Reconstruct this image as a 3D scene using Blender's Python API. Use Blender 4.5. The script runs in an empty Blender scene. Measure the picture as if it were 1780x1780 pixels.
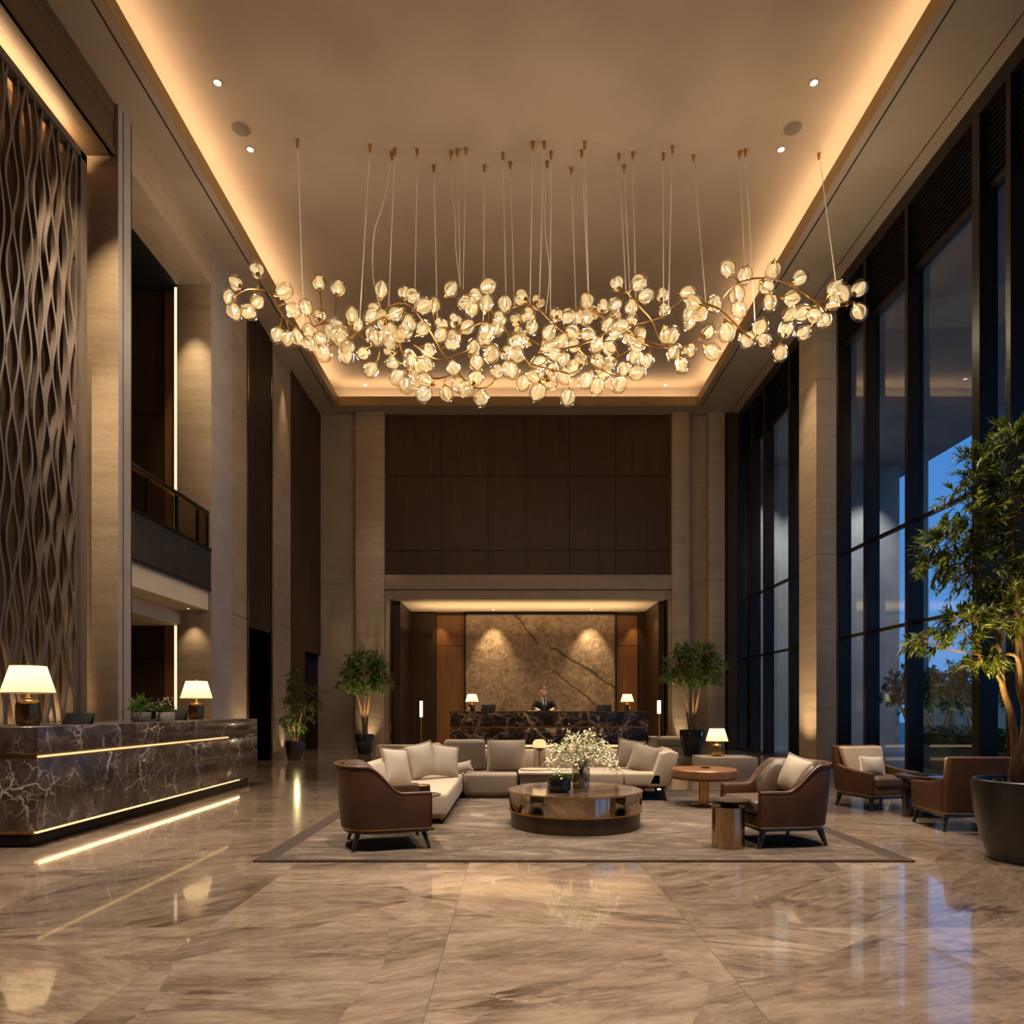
import bpy, bmesh, math, random
from mathutils import Vector, Matrix, Euler
from math import pi, sin, cos, sqrt, radians as R
random.seed(7)
scene = bpy.context.scene
COL = scene.collection
F = 1190.0; CX = 892.0; CY = 1231.0; EYE = 1.25

def at(px, py, Y):
    """a point of the photograph carried out to distance Y"""
    return Vector(((px-CX)*Y/F, Y, EYE+(CY-py)*Y/F))

# ------------------------------------------------------------------ mesh building
class MB:
    def __init__(s): s.v = []; s.f = []; s.m = []
    def add(s, vs, fs, mat=None, mi=0):
        o = len(s.v)
        s.v += [tuple(mat @ Vector(v)) if mat is not None else tuple(v) for v in vs]
        for f in fs: s.f.append(tuple(i+o for i in f)); s.m.append(mi)
        return s
    def box(s, x0, x1, y0, y1, z0, z1, mat=None, mi=0):
        vs = [(x,y,z) for z in (z0,z1) for y in (y0,y1) for x in (x0,x1)]
        return s.add(vs, [(0,2,3,1),(4,5,7,6),(0,1,5,4),(2,6,7,3),(0,4,6,2),(1,3,7,5)], mat, mi)
    def prism(s, pts, z0, z1, pts1=None, mi=0):
        n = len(pts); q = pts1 or pts
        vs = [(p[0],p[1],z0) for p in pts]+[(p[0],p[1],z1) for p in q]
        fs = [tuple(range(n-1,-1,-1)), tuple(range(n,2*n))]
        fs += [(i,(i+1)%n,n+(i+1)%n,n+i) for i in range(n)]
        return s.add(vs, fs, None, mi)
    def lathe(s, prof, n=24, mat=None, closed=True, mi=0, a=1.0, rib=0.0, ribs=0):
        vs = []; fs = []
        for r, z in prof:
            for k in range(n):
                t = 2*pi*k/n; rr = r*(1+rib*(abs(sin(t*ribs/2))-.5)) if ribs else r
                vs.append((rr*cos(t), a*rr*sin(t), z))
        for j in range(len(prof)-1):
            for k in range(n):
                k2 = (k+1)%n
                fs.append((j*n+k, j*n+k2, (j+1)*n+k2, (j+1)*n+k))
        if closed:
            if prof[0][0] > 1e-5: fs.append(tuple(range(n-1,-1,-1)))
            if prof[-1][0] > 1e-5: fs.append(tuple(range((len(prof)-1)*n, len(prof)*n)))
        return s.add(vs, fs, mat, mi)
    def tube(s, pts, r, n=6, mat=None, mi=0, cap=True):
        pts = [Vector(p) for p in pts]; rs = r if isinstance(r, (list,tuple)) else [r]*len(pts)
        vs = []; fs = []; prev = None
        for i, p in enumerate(pts):
            d = (pts[min(i+1,len(pts)-1)]-pts[max(i-1,0)])
            d = d.normalized() if d.length > 1e-9 else Vector((0,0,1))
            if prev is None:
                u = d.orthogonal().normalized()
            else:
                u = (prev - d*prev.dot(d)); u = u.normalized() if u.length > 1e-6 else d.orthogonal().normalized()
            prev = u; w = d.cross(u)
            for k in range(n):
                a = 2*pi*k/n; vs.append(p+(u*cos(a)+w*sin(a))*rs[i])
        for j in range(len(pts)-1):
            for k in range(n):
                k2 = (k+1)%n; fs.append((j*n+k, j*n+k2, (j+1)*n+k2, (j+1)*n+k))
        if cap: fs += [tuple(range(n-1,-1,-1)), tuple(range((len(pts)-1)*n, len(pts)*n))]
        return s.add(vs, fs, mat, mi)
    def loft(s, rings, closed_ring=True, caps=True, mi=0):
        n = len(rings[0]); vs = [p for r in rings for p in r]; fs = []
        for j in range(len(rings)-1):
            for k in range(n if closed_ring else n-1):
                k2 = (k+1)%n; fs.append((j*n+k, j*n+k2, (j+1)*n+k2, (j+1)*n+k))
        if caps: fs += [tuple(range(n-1,-1,-1)), tuple(range((len(rings)-1)*n, len(rings)*n))]
        return s.add(vs, fs, None, mi)
    def leaf(s, p, d, nrm, L, W, mi=0):
        d = d.normalized(); side = d.cross(nrm)
        side = side.normalized() if side.length > 1e-6 else d.orthogonal().normalized()
        up = side.cross(d)
        a = p; m = p+d*L*.45; t = p+d*L - up*L*.12
        return s.add([a, m+side*W*.5+up*W*.18, t, m-side*W*.5+up*W*.18, m], [(0,1,4),(1,2,4),(2,3,4),(3,0,4)], None, mi)
    def build(s, name, mat, parent=None, bevel=0, seg=2, smooth=True, ang=40, recalc=True, loc=None, rz=0):
        bm = bmesh.new(); me = bpy.data.meshes.new(name)
        me.from_pydata(s.v, [], s.f); bm.from_mesh(me)
        for f, mi in zip(bm.faces, s.m): f.material_index = mi
        if recalc: bmesh.ops.recalc_face_normals(bm, faces=bm.faces)
        if bevel:
            es = [e for e in bm.edges if len(e.link_faces) == 2 and e.calc_face_angle(0) > R(30)]
            bmesh.ops.bevel(bm, geom=es, offset=bevel, segments=seg, profile=.5, affect='EDGES', clamp_overlap=True)
        if smooth:
            for f in bm.faces: f.smooth = True
            for e in bm.edges:
                if len(e.link_faces) == 2 and e.calc_face_angle(0) > R(ang): e.smooth = False
        bm.to_mesh(me); bm.free()
        for m in (mat if isinstance(mat, (list,tuple)) else [mat]): me.materials.append(m)
        o = bpy.data.objects.new(name, me); COL.objects.link(o)
        if parent is not None: o.parent = parent
        if loc is not None: o.location = loc
        o.rotation_euler.z = rz
        return o

def tag(o, label=None, cat=None, group=None, kind=None):
    if label: o['label'] = label
    if cat: o['category'] = cat
    if group: o['group'] = group
    if kind: o['kind'] = kind
    return o
def thing(name, label, cat, loc=(0,0,0), rz=0, group=None):
    o = bpy.data.objects.new(name, None); COL.objects.link(o)
    o.empty_display_size = .1; o.location = loc; o.rotation_euler.z = rz
    return tag(o, label, cat, group)
def struct(name, mb, mat, parent=None, **k):
    o = mb.build(name, mat, parent, **k); o['kind'] = 'structure'; return o
def sbox(name, mat, *b, **k):
    return struct(name, MB().box(*b), mat, smooth=False, **k)
def kids(o): return [c for c in bpy.data.objects if c.parent is o]
def dup(o, loc, rz, label, parent=None):
    ch = kids(o); c = o.copy(); COL.objects.link(c); c.parent = parent
    if label: c['label'] = label
    if loc is not None: c.location = loc; c.rotation_euler.z = rz
    for k in ch: dup(k, None, 0, None, c)
    return c
def cr(pts, n=8):
    """Catmull-Rom through points"""
    P = [Vector(p) for p in pts]; P = [P[0]*2-P[1]]+P+[P[-1]*2-P[-2]]; out = []
    for i in range(1, len(P)-2):
        for k in range(n):
            t = k/n; a,b,c,d = P[i-1:i+3]
            out.append(.5*((2*b)+(c-a)*t+(2*a-5*b+4*c-d)*t*t+(3*b-a-3*c+d)*t**3))
    out.append(P[-2]); return out
def bake(o):
    dg = bpy.context.evaluated_depsgraph_get(); dg.update()
    me = bpy.data.meshes.new_from_object(o.evaluated_get(dg))
    o.modifiers.clear(); o.data = me; return o

# ------------------------------------------------------------------ materials
def srgb(*c):
    f = lambda u: u/12.92 if u <= .04045 else ((u+.055)/1.055)**2.4
    return tuple(f(v/255) for v in c)+(1,)
class NT:
    def __init__(s, name):
        s.mat = bpy.data.materials.new(name); s.mat.use_nodes = True
        s.t = s.mat.node_tree; s.t.nodes.clear()
        s.out = s.n('ShaderNodeOutputMaterial')
    def n(s, typ, **k):
        nd = s.t.nodes.new(typ)
        for a, v in k.items():
            if a.startswith('i_'): nd.inputs[int(a[2:]) if a[2:].isdigit() else a[2:].replace('_',' ')].default_value = v
            else: setattr(nd, a, v)
        return nd
    def l(s, a, b): s.t.links.new(a, b)
    def coords(s, scale=(1,1,1), rot=(0,0,0)):
        tc = s.n('ShaderNodeTexCoord'); mp = s.n('ShaderNodeMapping')
        mp.inputs['Scale'].default_value = scale; mp.inputs['Rotation'].default_value = rot
        s.l(tc.outputs['Object'], mp.inputs['Vector']); return mp.outputs['Vector']
    def noise(s, vec, scale, detail=4, rough=.55, dist=0):
        nd = s.n('ShaderNodeTexNoise'); nd.inputs['Scale'].default_value = scale; nd.inputs['Detail'].default_value = detail
        nd.inputs['Roughness'].default_value = rough; nd.inputs['Distortion'].default_value = dist
        if vec is not None: s.l(vec, nd.inputs['Vector'])
        return nd
    def ramp(s, fac, stops):
        nd = s.n('ShaderNodeValToRGB'); cr_ = nd.color_ramp
        while len(cr_.elements) < len(stops): cr_.elements.new(.5)
        for e, (p, c) in zip(cr_.elements, stops): e.position = p; e.color = c if len(c) == 4 else tuple(c)+(1,)
        s.l(fac, nd.inputs['Fac']); return nd.outputs['Color']
    def mix(s, fac, a, b, typ='MIX'):
        nd = s.n('ShaderNodeMix', data_type='RGBA', blend_type=typ)
        for i, v in ((0,fac),(6,a),(7,b)):
            if hasattr(v, 'links'): s.l(v, nd.inputs[i])
            else: nd.inputs[i].default_value = v
        return nd.outputs[2]
    def math(s, op, a, b=0, c=0):
        nd = s.n('ShaderNodeMath', operation=op)
        for i, v in ((0,a),(1,b),(2,c)):
            if hasattr(v, 'links'): s.l(v, nd.inputs[i])
            else: nd.inputs[i].default_value = v
        return nd.outputs[0]
    def pbsdf(s, col=None, rough=.5, metal=0, coat=0, spec=.5, bump=None, bdist=.002, bstr=.3, crough=.05, ior=None):
        b = s.n('ShaderNodeBsdfPrincipled')
        for k, v in (('Base Color',col),('Roughness',rough)):
            if v is None: continue
            if hasattr(v, 'links'): s.l(v, b.inputs[k])
            else: b.inputs[k].default_value = v
        b.inputs['Metallic'].default_value = metal; b.inputs['Coat Weight'].default_value = coat
        b.inputs['Coat Roughness'].default_value = crough; b.inputs['Specular IOR Level'].default_value = spec
        if ior: b.inputs['IOR'].default_value = ior
        if bump is not None:
            bp = s.n('ShaderNodeBump'); bp.inputs['Distance'].default_value = bdist; bp.inputs['Strength'].default_value = bstr
            s.l(bump, bp.inputs['Height']); s.l(bp.outputs['Normal'], b.inputs['Normal'])
        s.l(b.outputs[0], s.out.inputs['Surface']); s.b = b; return s.mat

def plain(name, c1, c2=None, scale=6, stretch=(1,1,1), rough=.5, metal=0, coat=0, spec=.5, bstr=0, bdist=.002, detail=4, dist=0, lo=.35, hi=.65):
    n = NT(name); v = n.coords(stretch); nz = n.noise(v, scale, detail, .6, dist)
    c = n.ramp(nz.outputs['Fac'], [(lo, c1), (hi, c2 or tuple(u*.8 for u in c1[:3])+(1,))])
    return n.pbsdf(c, rough, metal, coat, spec, nz.outputs['Fac'] if bstr else None, bdist, bstr)
def emit(name, col, st):
    n = NT(name); e = n.n('ShaderNodeEmission'); e.inputs[0].default_value = col; e.inputs[1].default_value = st
    n.l(e.outputs[0], n.out.inputs['Surface']); return n.mat
def thin_glass(name, tint=(.85,.9,.95,1), ior=1.5, rough=0.0, boost=1.0, add=0.0):
    n = NT(name); t = n.n('ShaderNodeBsdfTransparent'); t.inputs[0].default_value = tint
    g = n.n('ShaderNodeBsdfGlossy'); g.inputs['Roughness'].default_value = rough
    fr = n.n('ShaderNodeFresnel'); fr.inputs['IOR'].default_value = ior
    geo = n.n('ShaderNodeNewGeometry')
    # the same Fresnel from both sides of the sheet
    lw = n.n('ShaderNodeLayerWeight'); lw.inputs['Blend'].default_value = .5
    f = n.math('POWER', lw.outputs['Facing'], 4.0); f = n.math('MULTIPLY_ADD', f, .85*boost, .06+add)
    m = n.n('ShaderNodeMixShader'); n.l(f, m.inputs[0]); n.l(t.outputs[0], m.inputs[1]); n.l(g.outputs[0], m.inputs[2])
    n.l(m.outputs[0], n.out.inputs['Surface']); return n.mat
def marble(name, base, dark, vein, scale=1.0, vwidth=.03, rough=.15, coat=.3, stretch=(1,1,1), rot=(0,0,0), mask=.5, spec=.5, fine=1.0):
    n = NT(name); v = n.coords(stretch, rot)
    nz = n.noise(v, 2.2*scale, 8, .62, .6)
    col = n.ramp(nz.outputs['Fac'], [(.32, dark), (.68, base)])
    wn = n.noise(v, 1.7*scale, 5, .6)
    off = n.n('ShaderNodeVectorMath', operation='MULTIPLY_ADD'); n.l(wn.outputs['Color'], off.inputs[0]); off.inputs[1].default_value = (.55/scale,)*3; n.l(v, off.inputs[2])
    mk = n.noise(v, 1.1*scale, 3)
    for sc, wd, st in ((1.0*scale, vwidth, 1.0), (3.1*scale, vwidth*1.6, .55*fine)):
        vo = n.n('ShaderNodeTexVoronoi', feature='DISTANCE_TO_EDGE'); vo.inputs['Scale'].default_value = sc
        n.l(off.outputs[0], vo.inputs['Vector'])
        vf = n.ramp(vo.outputs['Distance'], [(0,(1,1,1)), (wd,(0,0,0))])
        mf = n.ramp(mk.outputs['Fac'], [(mask-.08,(0,0,0)), (mask+.12,(1,1,1))])
        col = n.mix(n.math('MULTIPLY', n.math('MULTIPLY', vf, mf), st), col, vein)
    return n.pbsdf(col, rough, 0, coat, spec)

M = {}
M['plaster']  = plain('plaster', srgb(158,138,116), srgb(146,126,104), 1.2, (1,1,1), .75, bstr=.1)
M['ceiling']  = plain('ceiling_plaster', srgb(158,134,112), srgb(138,116,96), .5, (1,1,1), .8, detail=7, lo=.25, hi=.75)
M['soffit']   = plain('soffit_paint', srgb(150,132,114), srgb(142,124,106), .8, (1,1,1), .75)
M['lip']      = plain('lip_cove_light_tint', srgb(150,116,70), srgb(140,106,60), 2, (1,1,1), .5)  # brown-gold of the reflected cove light, painted into the lip
def stone(name, c1, c2, c3):
    n = NT(name); v = n.coords((.35,.35,4.2)); a = n.noise(v, 1.6, 9, .65, .8)
    col = n.ramp(a.outputs['Fac'], [(.3,c1),(.5,c2),(.72,c3)])
    v2 = n.coords((1.5,1.5,6)); b = n.noise(v2, 9, 4, .6)
    return n.pbsdf(n.mix(.25, col, n.ramp(b.outputs['Fac'], [(.4,c1),(.62,c3)])), .55, bump=b.outputs['Fac'], bstr=.25, bdist=.004)
M['travertine'] = stone('travertine', srgb(140,119,96), srgb(160,139,114), srgb(174,153,128))
M['limestone'] = plain('limestone_panel', srgb(156,136,116), srgb(140,120,100), 1.4, (1,1,2.5), .6, detail=7)
def wood(name, c1, c2, rough=.4, axis=2, coat=.1, sc=1.0):
    st = [14*sc,14*sc,14*sc]; st[axis] = .5*sc
    n = NT(name); v = n.coords(tuple(st)); a = n.noise(v, 1.4, 6, .65, 1.2)
    v2 = n.coords((1,1,1)); b = n.noise(v2, .8, 3)
    col = n.mix(n.math('MULTIPLY', b.outputs['Fac'], .5), n.ramp(a.outputs['Fac'], [(.3,c1),(.7,c2)]), c1)
    return n.pbsdf(col, max(rough,.5), 0, 0, .3)
M['wood_dark'] = wood('dark_walnut', srgb(46,30,19), srgb(80,53,33))
M['wood_deep'] = wood('deep_brown_panel', srgb(48,33,22), srgb(70,48,32))
M['wood_warm'] = wood('warm_walnut', srgb(110,72,40), srgb(140,96,56))
M['wood_beam'] = wood('beam_walnut', srgb(72,54,38), srgb(108,84,62), axis=1)
M['black']    = plain('black_void', srgb(16,13,11), srgb(10,9,8), 3, rough=.6)
M['slat']     = wood('dark_slat', srgb(40,32,26), srgb(60,48,38), .5)
M['ribbed']   = plain('charcoal_ribbed', srgb(52,48,46), srgb(40,37,36), 5, (1,30,1), .6)
M['white']    = plain('warm_white_paint', srgb(212,196,172), srgb(204,188,164), 1, rough=.7)
M['frame']    = plain('bronze_frame', srgb(44,36,30), srgb(34,28,24), 4, (1,1,.3), .35, .6)
M['gold']     = plain('satin_brass', srgb(206,160,92), srgb(190,144,78), 9, rough=.28, metal=1)
M['brass_dk'] = plain('aged_brass', srgb(168,124,74), srgb(104,74,42), 14, (6,6,.3), .22, 1)
M['bronze']   = plain('dark_bronze', srgb(92,76,60), srgb(74,60,46), 6, rough=.4, metal=.8)
M['chrome']   = plain('smoked_mirror_metal', srgb(190,174,154), srgb(180,164,144), 2, rough=.06, metal=1)
M['steel_g']  = plain('brushed_champagne_metal', srgb(190,160,124), srgb(170,142,108), 9, (8,8,.4), .22, 1)
M['leather']  = plain('brown_leather', srgb(78,48,27), srgb(62,37,20), 4, rough=.55, spec=.3, bstr=.15, bdist=.001)
M['cool_light_stone'] = plain('painted_window_light_stone', srgb(152,142,138), srgb(140,130,127), 1.6, (1,1,2), .55, detail=7)  # pier stone greyed to hold the cool window light in its colour
M['branch']  = plain('branch_brass', srgb(176,136,84), srgb(150,112,64), 9, rough=.35, metal=1)
M['leather_b']= plain('beige_leather', srgb(186,160,130), srgb(172,146,116), 3, rough=.5)
M['leather_d']= plain('umber_leather', srgb(88,66,49), srgb(74,54,39), 4, rough=.45)
M['tan']      = plain('tan_leather', srgb(128,86,52), srgb(110,72,42), 5, rough=.4)
M['fabric']   = plain('sofa_fabric', srgb(176,158,136), srgb(164,146,124), 60, rough=.9, bstr=.2, bdist=.001)
M['fabric2']  = plain('greige_fabric', srgb(150,134,115), srgb(140,124,106), 60, rough=.9, bstr=.2, bdist=.001)
M['cushion']  = plain('linen_cushion', srgb(190,174,152), srgb(180,164,142), 70, rough=.9, bstr=.2, bdist=.001)
M['cushion2'] = plain('taupe_cushion', srgb(150,134,116), srgb(140,124,106), 70, rough=.9, bstr=.2, bdist=.001)
M['legwood']  = plain('ebony_leg', srgb(38,27,20), srgb(28,20,15), 8, (1,1,.2), .35, coat=.3)
M['pot']      = plain('black_glazed_pot', srgb(24,22,21), srgb(16,15,15), 5, rough=.18, coat=.5)
M['pot_stone']= plain('black_basalt_pot', srgb(28,25,22), srgb(14,13,12), 40, rough=.4, coat=.1, bstr=.3, lo=.45, hi=.7)
M['soil']     = plain('mossy_soil', srgb(92,72,34), srgb(44,34,20), 30, rough=.9, bstr=.8, bdist=.02)
M['ceramic']  = plain('ivory_planter', srgb(190,176,156), srgb(178,162,142), 8, rough=.4)
M['screenblk']= plain('black_plastic', srgb(13,13,14), srgb(10,10,11), 4, rough=.6, spec=.1)
M['paper']    = plain('paper', srgb(226,206,170), srgb(216,196,160), 4, rough=.8)
M['lattice']  = plain('taupe_metal_lattice', srgb(110,97,88), srgb(96,84,76), 3, (1,1,.3), .45, .35)
M['screenback']= plain('bronze_backing', srgb(88,66,42), srgb(66,48,30), 3, (1,4,.4), .4, .5)
M['concrete'] = plain('concrete_planter', srgb(110,108,104), srgb(92,90,88), 3, rough=.8)
M['ext_stone']= plain('pale_exterior_stone', srgb(168,166,164), srgb(150,148,148), 1.5, rough=.8)
M['canopy']   = plain('canopy_soffit', srgb(150,146,146), srgb(140,136,138), .8, rough=.85)
M['glass']    = thin_glass('window_glass', (.80,.88,.95,1))
M['rail_glass']= thin_glass('railing_glass', (.78,.72,.62,1))
M['vase_glass']= thin_glass('smoked_vase_glass', (.80,.76,.70,1), boost=1.0, add=.08)
M['pod_glass'] = thin_glass('champagne_glass', (.96,.92,.84,1), boost=1.0, add=.08)
M['cream']    = plain('cream_marble', srgb(224,208,180), srgb(196,176,148), 3, rough=.25, coat=.3, dist=1)
M['counter']  = marble('grey_brown_marble', srgb(92,80,73), srgb(44,37,33), srgb(206,192,180), 2.1, .024, .2, .25, (1,1,1), (0.3,.5,.2), .5)
M['emperador']= marble('dark_emperador_marble', srgb(58,43,34), srgb(20,15,12), srgb(206,174,144), 1.5, .05, .3, .1, (1,1,1), (.4,.5,.3), .46)
M['tabletop'] = marble('smoked_marble_top', srgb(110,90,74), srgb(58,46,38), srgb(170,150,130), 3, .03, .08, .5)
M['cube']     = plain('cream_stone', srgb(206,192,168), srgb(194,178,154), 2.5, rough=.5, detail=7)
M['table_dk'] = plain('dark_polished_wood', srgb(58,40,28), srgb(44,30,22), 6, (1,6,1), .18, coat=.5)
M['skin']     = plain('skin', srgb(236,194,156), srgb(226,182,144), 12, rough=.55)
M['hair']     = plain('brown_hair', srgb(54,37,22), srgb(38,26,16), 60, rough=.6)
M['suit']     = plain('black_wool', srgb(20,18,17), srgb(14,13,12), 40, rough=.8)
M['shirt']    = plain('white_cotton', srgb(232,222,206), srgb(224,214,198), 20, rough=.8)
M['tie']      = plain('charcoal_tie', srgb(54,46,42), srgb(44,38,34), 60, rough=.6)
M['bark']     = plain('tan_bark', srgb(140,104,64), srgb(96,70,42), 10, (3,3,1), .85, bstr=.6, bdist=.01)
M['petal']    = plain('white_blossom', srgb(238,226,196), srgb(222,206,168), 9, rough=.7)
M['pink']     = plain('pink_blossom', srgb(216,168,172), srgb(196,140,150), 9, rough=.7)
M['stem']     = plain('green_stem', srgb(84,98,40), srgb(60,74,28), 9, rough=.6)
M['cable']    = plain('pale_steel_cable', srgb(246,236,220), srgb(240,230,212), 3, rough=.6)
M['speaker']  = plain('speaker_mesh', srgb(112,96,80), srgb(100,86,72), 60, rough=.9)
M['ground']   = plain('paved_ground', srgb(110,112,116), srgb(92,94,98), 1.2, rough=.5)
def leafmat(name, c1, c2, tr=.35):
    n = NT(name); g = n.n('ShaderNodeNewGeometry')
    c = n.ramp(g.outputs['Random Per Island'], [(0,c1),(1,c2)])
    p = n.n('ShaderNodeBsdfPrincipled'); n.l(c, p.inputs['Base Color']); p.inputs['Roughness'].default_value = .45
    t = n.n('ShaderNodeBsdfTranslucent'); n.l(c, t.inputs[0]); m = n.n('ShaderNodeMixShader'); m.inputs[0].default_value = tr
    n.l(p.outputs[0], m.inputs[1]); n.l(t.outputs[0], m.inputs[2]); n.l(m.outputs[0], n.out.inputs['Surface']); return n.mat
M['leaf']   = leafmat('olive_leaf', srgb(50,66,14), srgb(100,110,28))
M['leaf_s'] = leafmat('small_green_leaf', srgb(48,80,22), srgb(104,134,48))
M['leaf_d'] = leafmat('dark_leaf', srgb(44,62,30), srgb(82,104,52))
M['leaf_x'] = leafmat('garden_leaf', srgb(40,66,40), srgb(76,104,66))
# lamps
WARM = (1,.76,.46,1); CREAM = (1,.78,.44,1)
M['led']    = emit('warm_led', (1,.64,.28,1), 1.2)
M['led_v']  = emit('warm_led_line', (1,.74,.42,1), 1.25)
M['lens']   = emit('downlight_lens', (1,.84,.62,1), 6)
M['candle'] = emit('lantern_glow', (1,.74,.38,1), 2.2)
def shademat():
    n = NT('lit_lamp_shade'); e = n.n('ShaderNodeEmission'); e.inputs[0].default_value = (1,.72,.36,1); e.inputs[1].default_value = .34
    d = n.n('ShaderNodeBsdfTranslucent'); d.inputs[0].default_value = (.85,.74,.56,1); a = n.n('ShaderNodeAddShader')
    n.l(e.outputs[0], a.inputs[0]); n.l(d.outputs[0], a.inputs[1]); n.l(a.outputs[0], n.out.inputs['Surface']); return n.mat
M['shade'] = shademat()
def petalmat():
    n = NT('glowing_glass_petal'); e = n.n('ShaderNodeEmission')
    g = n.n('ShaderNodeNewGeometry'); c = n.ramp(g.outputs['Random Per Island'], [(0,(.30,.19,.08)),(.35,(.75,.50,.22)),(.7,(1,.74,.38)),(1,(1,.92,.68))])
    n.l(c, e.inputs[0]); e.inputs[1].default_value = .55
    d = n.n('ShaderNodeBsdfTranslucent'); d.inputs[0].default_value = (.5,.42,.3,1); a = n.n('ShaderNodeAddShader')
    n.l(e.outputs[0], a.inputs[0]); n.l(d.outputs[0], a.inputs[1])
    t = n.n('ShaderNodeBsdfTransparent'); m = n.n('ShaderNodeMixShader'); m.inputs[0].default_value = .72
    n.l(t.outputs[0], m.inputs[1]); n.l(a.outputs[0], m.inputs[2]); n.l(m.outputs[0], n.out.inputs['Surface'])
    n.mat.cycles.emission_sampling = 'NONE'; return n.mat
M['podpetal'] = petalmat()
M['filament'] = emit('pod_filament', (1,.84,.54,1), 2.2); M['filament'].cycles.emission_sampling = 'NONE'

def floormat():
    n = NT('polished_marble_floor'); tc = n.n('ShaderNodeTexCoord'); sep = n.n('ShaderNodeSeparateXYZ'); n.l(tc.outputs['Object'], sep.inputs[0])
    T = 1.38
    tx = n.math('MULTIPLY_ADD', sep.outputs[0], 1/T, .26+100); ty = n.math('MULTIPLY_ADD', sep.outputs[1], 1/T, .17+100)
    ix = n.math('FLOOR', tx); iy = n.math('FLOOR', ty)
    comb = n.n('ShaderNodeCombineXYZ'); n.l(ix, comb.inputs[0]); n.l(iy, comb.inputs[1])
    wn = n.n('ShaderNodeTexWhiteNoise', noise_dimensions='3D'); n.l(comb.outputs[0], wn.inputs['Vector'])
    wb = n.noise(tc.outputs['Object'], .5, 2); wv = n.n('ShaderNodeVectorMath', operation='MULTIPLY_ADD'); n.l(wb.outputs['Color'], wv.inputs[0]); wv.inputs[1].default_value = (1.2,1.2,0); n.l(tc.outputs['Object'], wv.inputs[2])
    vc = n.n('ShaderNodeTexVoronoi', feature='F1'); vc.inputs['Scale'].default_value = .62; n.l(wv.outputs[0], vc.inputs['Vector'])
    vsep = n.n('ShaderNodeSeparateXYZ'); n.l(vc.outputs['Color'], vsep.inputs[0])
    off = n.n('ShaderNodeVectorMath', operation='MULTIPLY_ADD'); n.l(wn.outputs['Color'], off.inputs[0]); off.inputs[1].default_value = (30,30,0); n.l(tc.outputs['Object'], off.inputs[2])
    rot = n.n('ShaderNodeVectorRotate', rotation_type='Z_AXIS'); n.l(off.outputs[0], rot.inputs['Vector'])
    n.l(n.math('MULTIPLY_ADD', n.math('ADD', wn.outputs['Value'], vsep.outputs[0]), .75, -1.0), rot.inputs['Angle'])
    mp = n.n('ShaderNodeMapping'); mp.inputs['Scale'].default_value = (.55,2.2,1); n.l(rot.outputs[0], mp.inputs['Vector'])
    a = n.noise(mp.outputs[0], 1.5, 9, .66, 1.3)
    col = n.ramp(a.outputs['Fac'], [(.28,srgb(98,78,63)),(.42,srgb(146,122,102)),(.55,srgb(174,151,129)),(.75,srgb(200,179,157))])
    f = n.noise(mp.outputs[0], 6, 8, .7, 2.0)
    col = n.mix(.4, col, n.ramp(f.outputs['Fac'], [(.36,srgb(100,81,66)),(.62,srgb(190,168,145))]))
    # darker branching veins
    w2 = n.noise(mp.outputs[0], 1.2, 6, .65); o2 = n.n('ShaderNodeVectorMath', operation='MULTIPLY_ADD')
    n.l(w2.outputs['Color'], o2.inputs[0]); o2.inputs[1].default_value = (1.0,1.0,1.0); n.l(mp.outputs[0], o2.inputs[2])
    for sc, wd, st, c in ((.7,.045,.85,srgb(74,55,42)), (2.2,.06,.55,srgb(84,65,51)), (1.15,.018,.5,srgb(214,194,168))):
        vo = n.n('ShaderNodeTexVoronoi', feature='DISTANCE_TO_EDGE'); vo.inputs['Scale'].default_value = sc; n.l(o2.outputs[0], vo.inputs['Vector'])
        vf = n.ramp(vo.outputs['Distance'], [(0,(1,1,1)),(wd,(0,0,0))])
        mk = n.ramp(w2.outputs['Fac'], [(.42,(0,0,0)),(.62,(1,1,1))])
        col = n.mix(n.math('MULTIPLY', n.math('MULTIPLY', vf, mk), st), col, c)
    col = n.mix(1, col, n.ramp(wn.outputs['Value'], [(0,(.72,.71,.70)),(1,(1.1,1.08,1.06))]), 'MULTIPLY')
    col = n.mix(1, col, n.ramp(vsep.outputs[1], [(0,(.74,.72,.70)),(.5,(.98,.98,.98)),(1,(1.14,1.13,1.12))]), 'MULTIPLY')
    fx = n.math('ABSOLUTE', n.math('SUBTRACT', n.math('FRACT', tx), .5)); fy = n.math('ABSOLUTE', n.math('SUBTRACT', n.math('FRACT', ty), .5))
    g = n.math('GREATER_THAN', n.math('MAXIMUM', fx, fy), .4982)
    col = n.mix(n.math('MULTIPLY', g, .45), col, srgb(60,46,36))
    return n.pbsdf(col, .16, 0, 1.0, .5, crough=.045)
M['floor'] = floormat()
def rugmat():
    n = NT('abstract_wool_rug'); v = n.coords((.7,1.7,1)); a = n.noise(v, 1.7, 9, .72, 1.6)
    c = n.ramp(a.outputs['Fac'], [(.3,srgb(36,29,24)),(.44,srgb(64,52,44)),(.56,srgb(96,82,70)),(.72,srgb(150,134,117))])
    b = n.noise(n.coords((8,60,1)), 3, 3); c = n.mix(.25, c, n.ramp(b.outputs['Fac'], [(.35,srgb(74,61,51)),(.65,srgb(156,138,118))]))
    return n.pbsdf(c, .95, bump=b.outputs['Fac'], bstr=.5, bdist=.006, spec=.1)
M['rug'] = rugmat()
M['rug_edge'] = plain('rug_border', srgb(74,61,52), srgb(62,51,43), 40, rough=.95, spec=.1)
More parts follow.
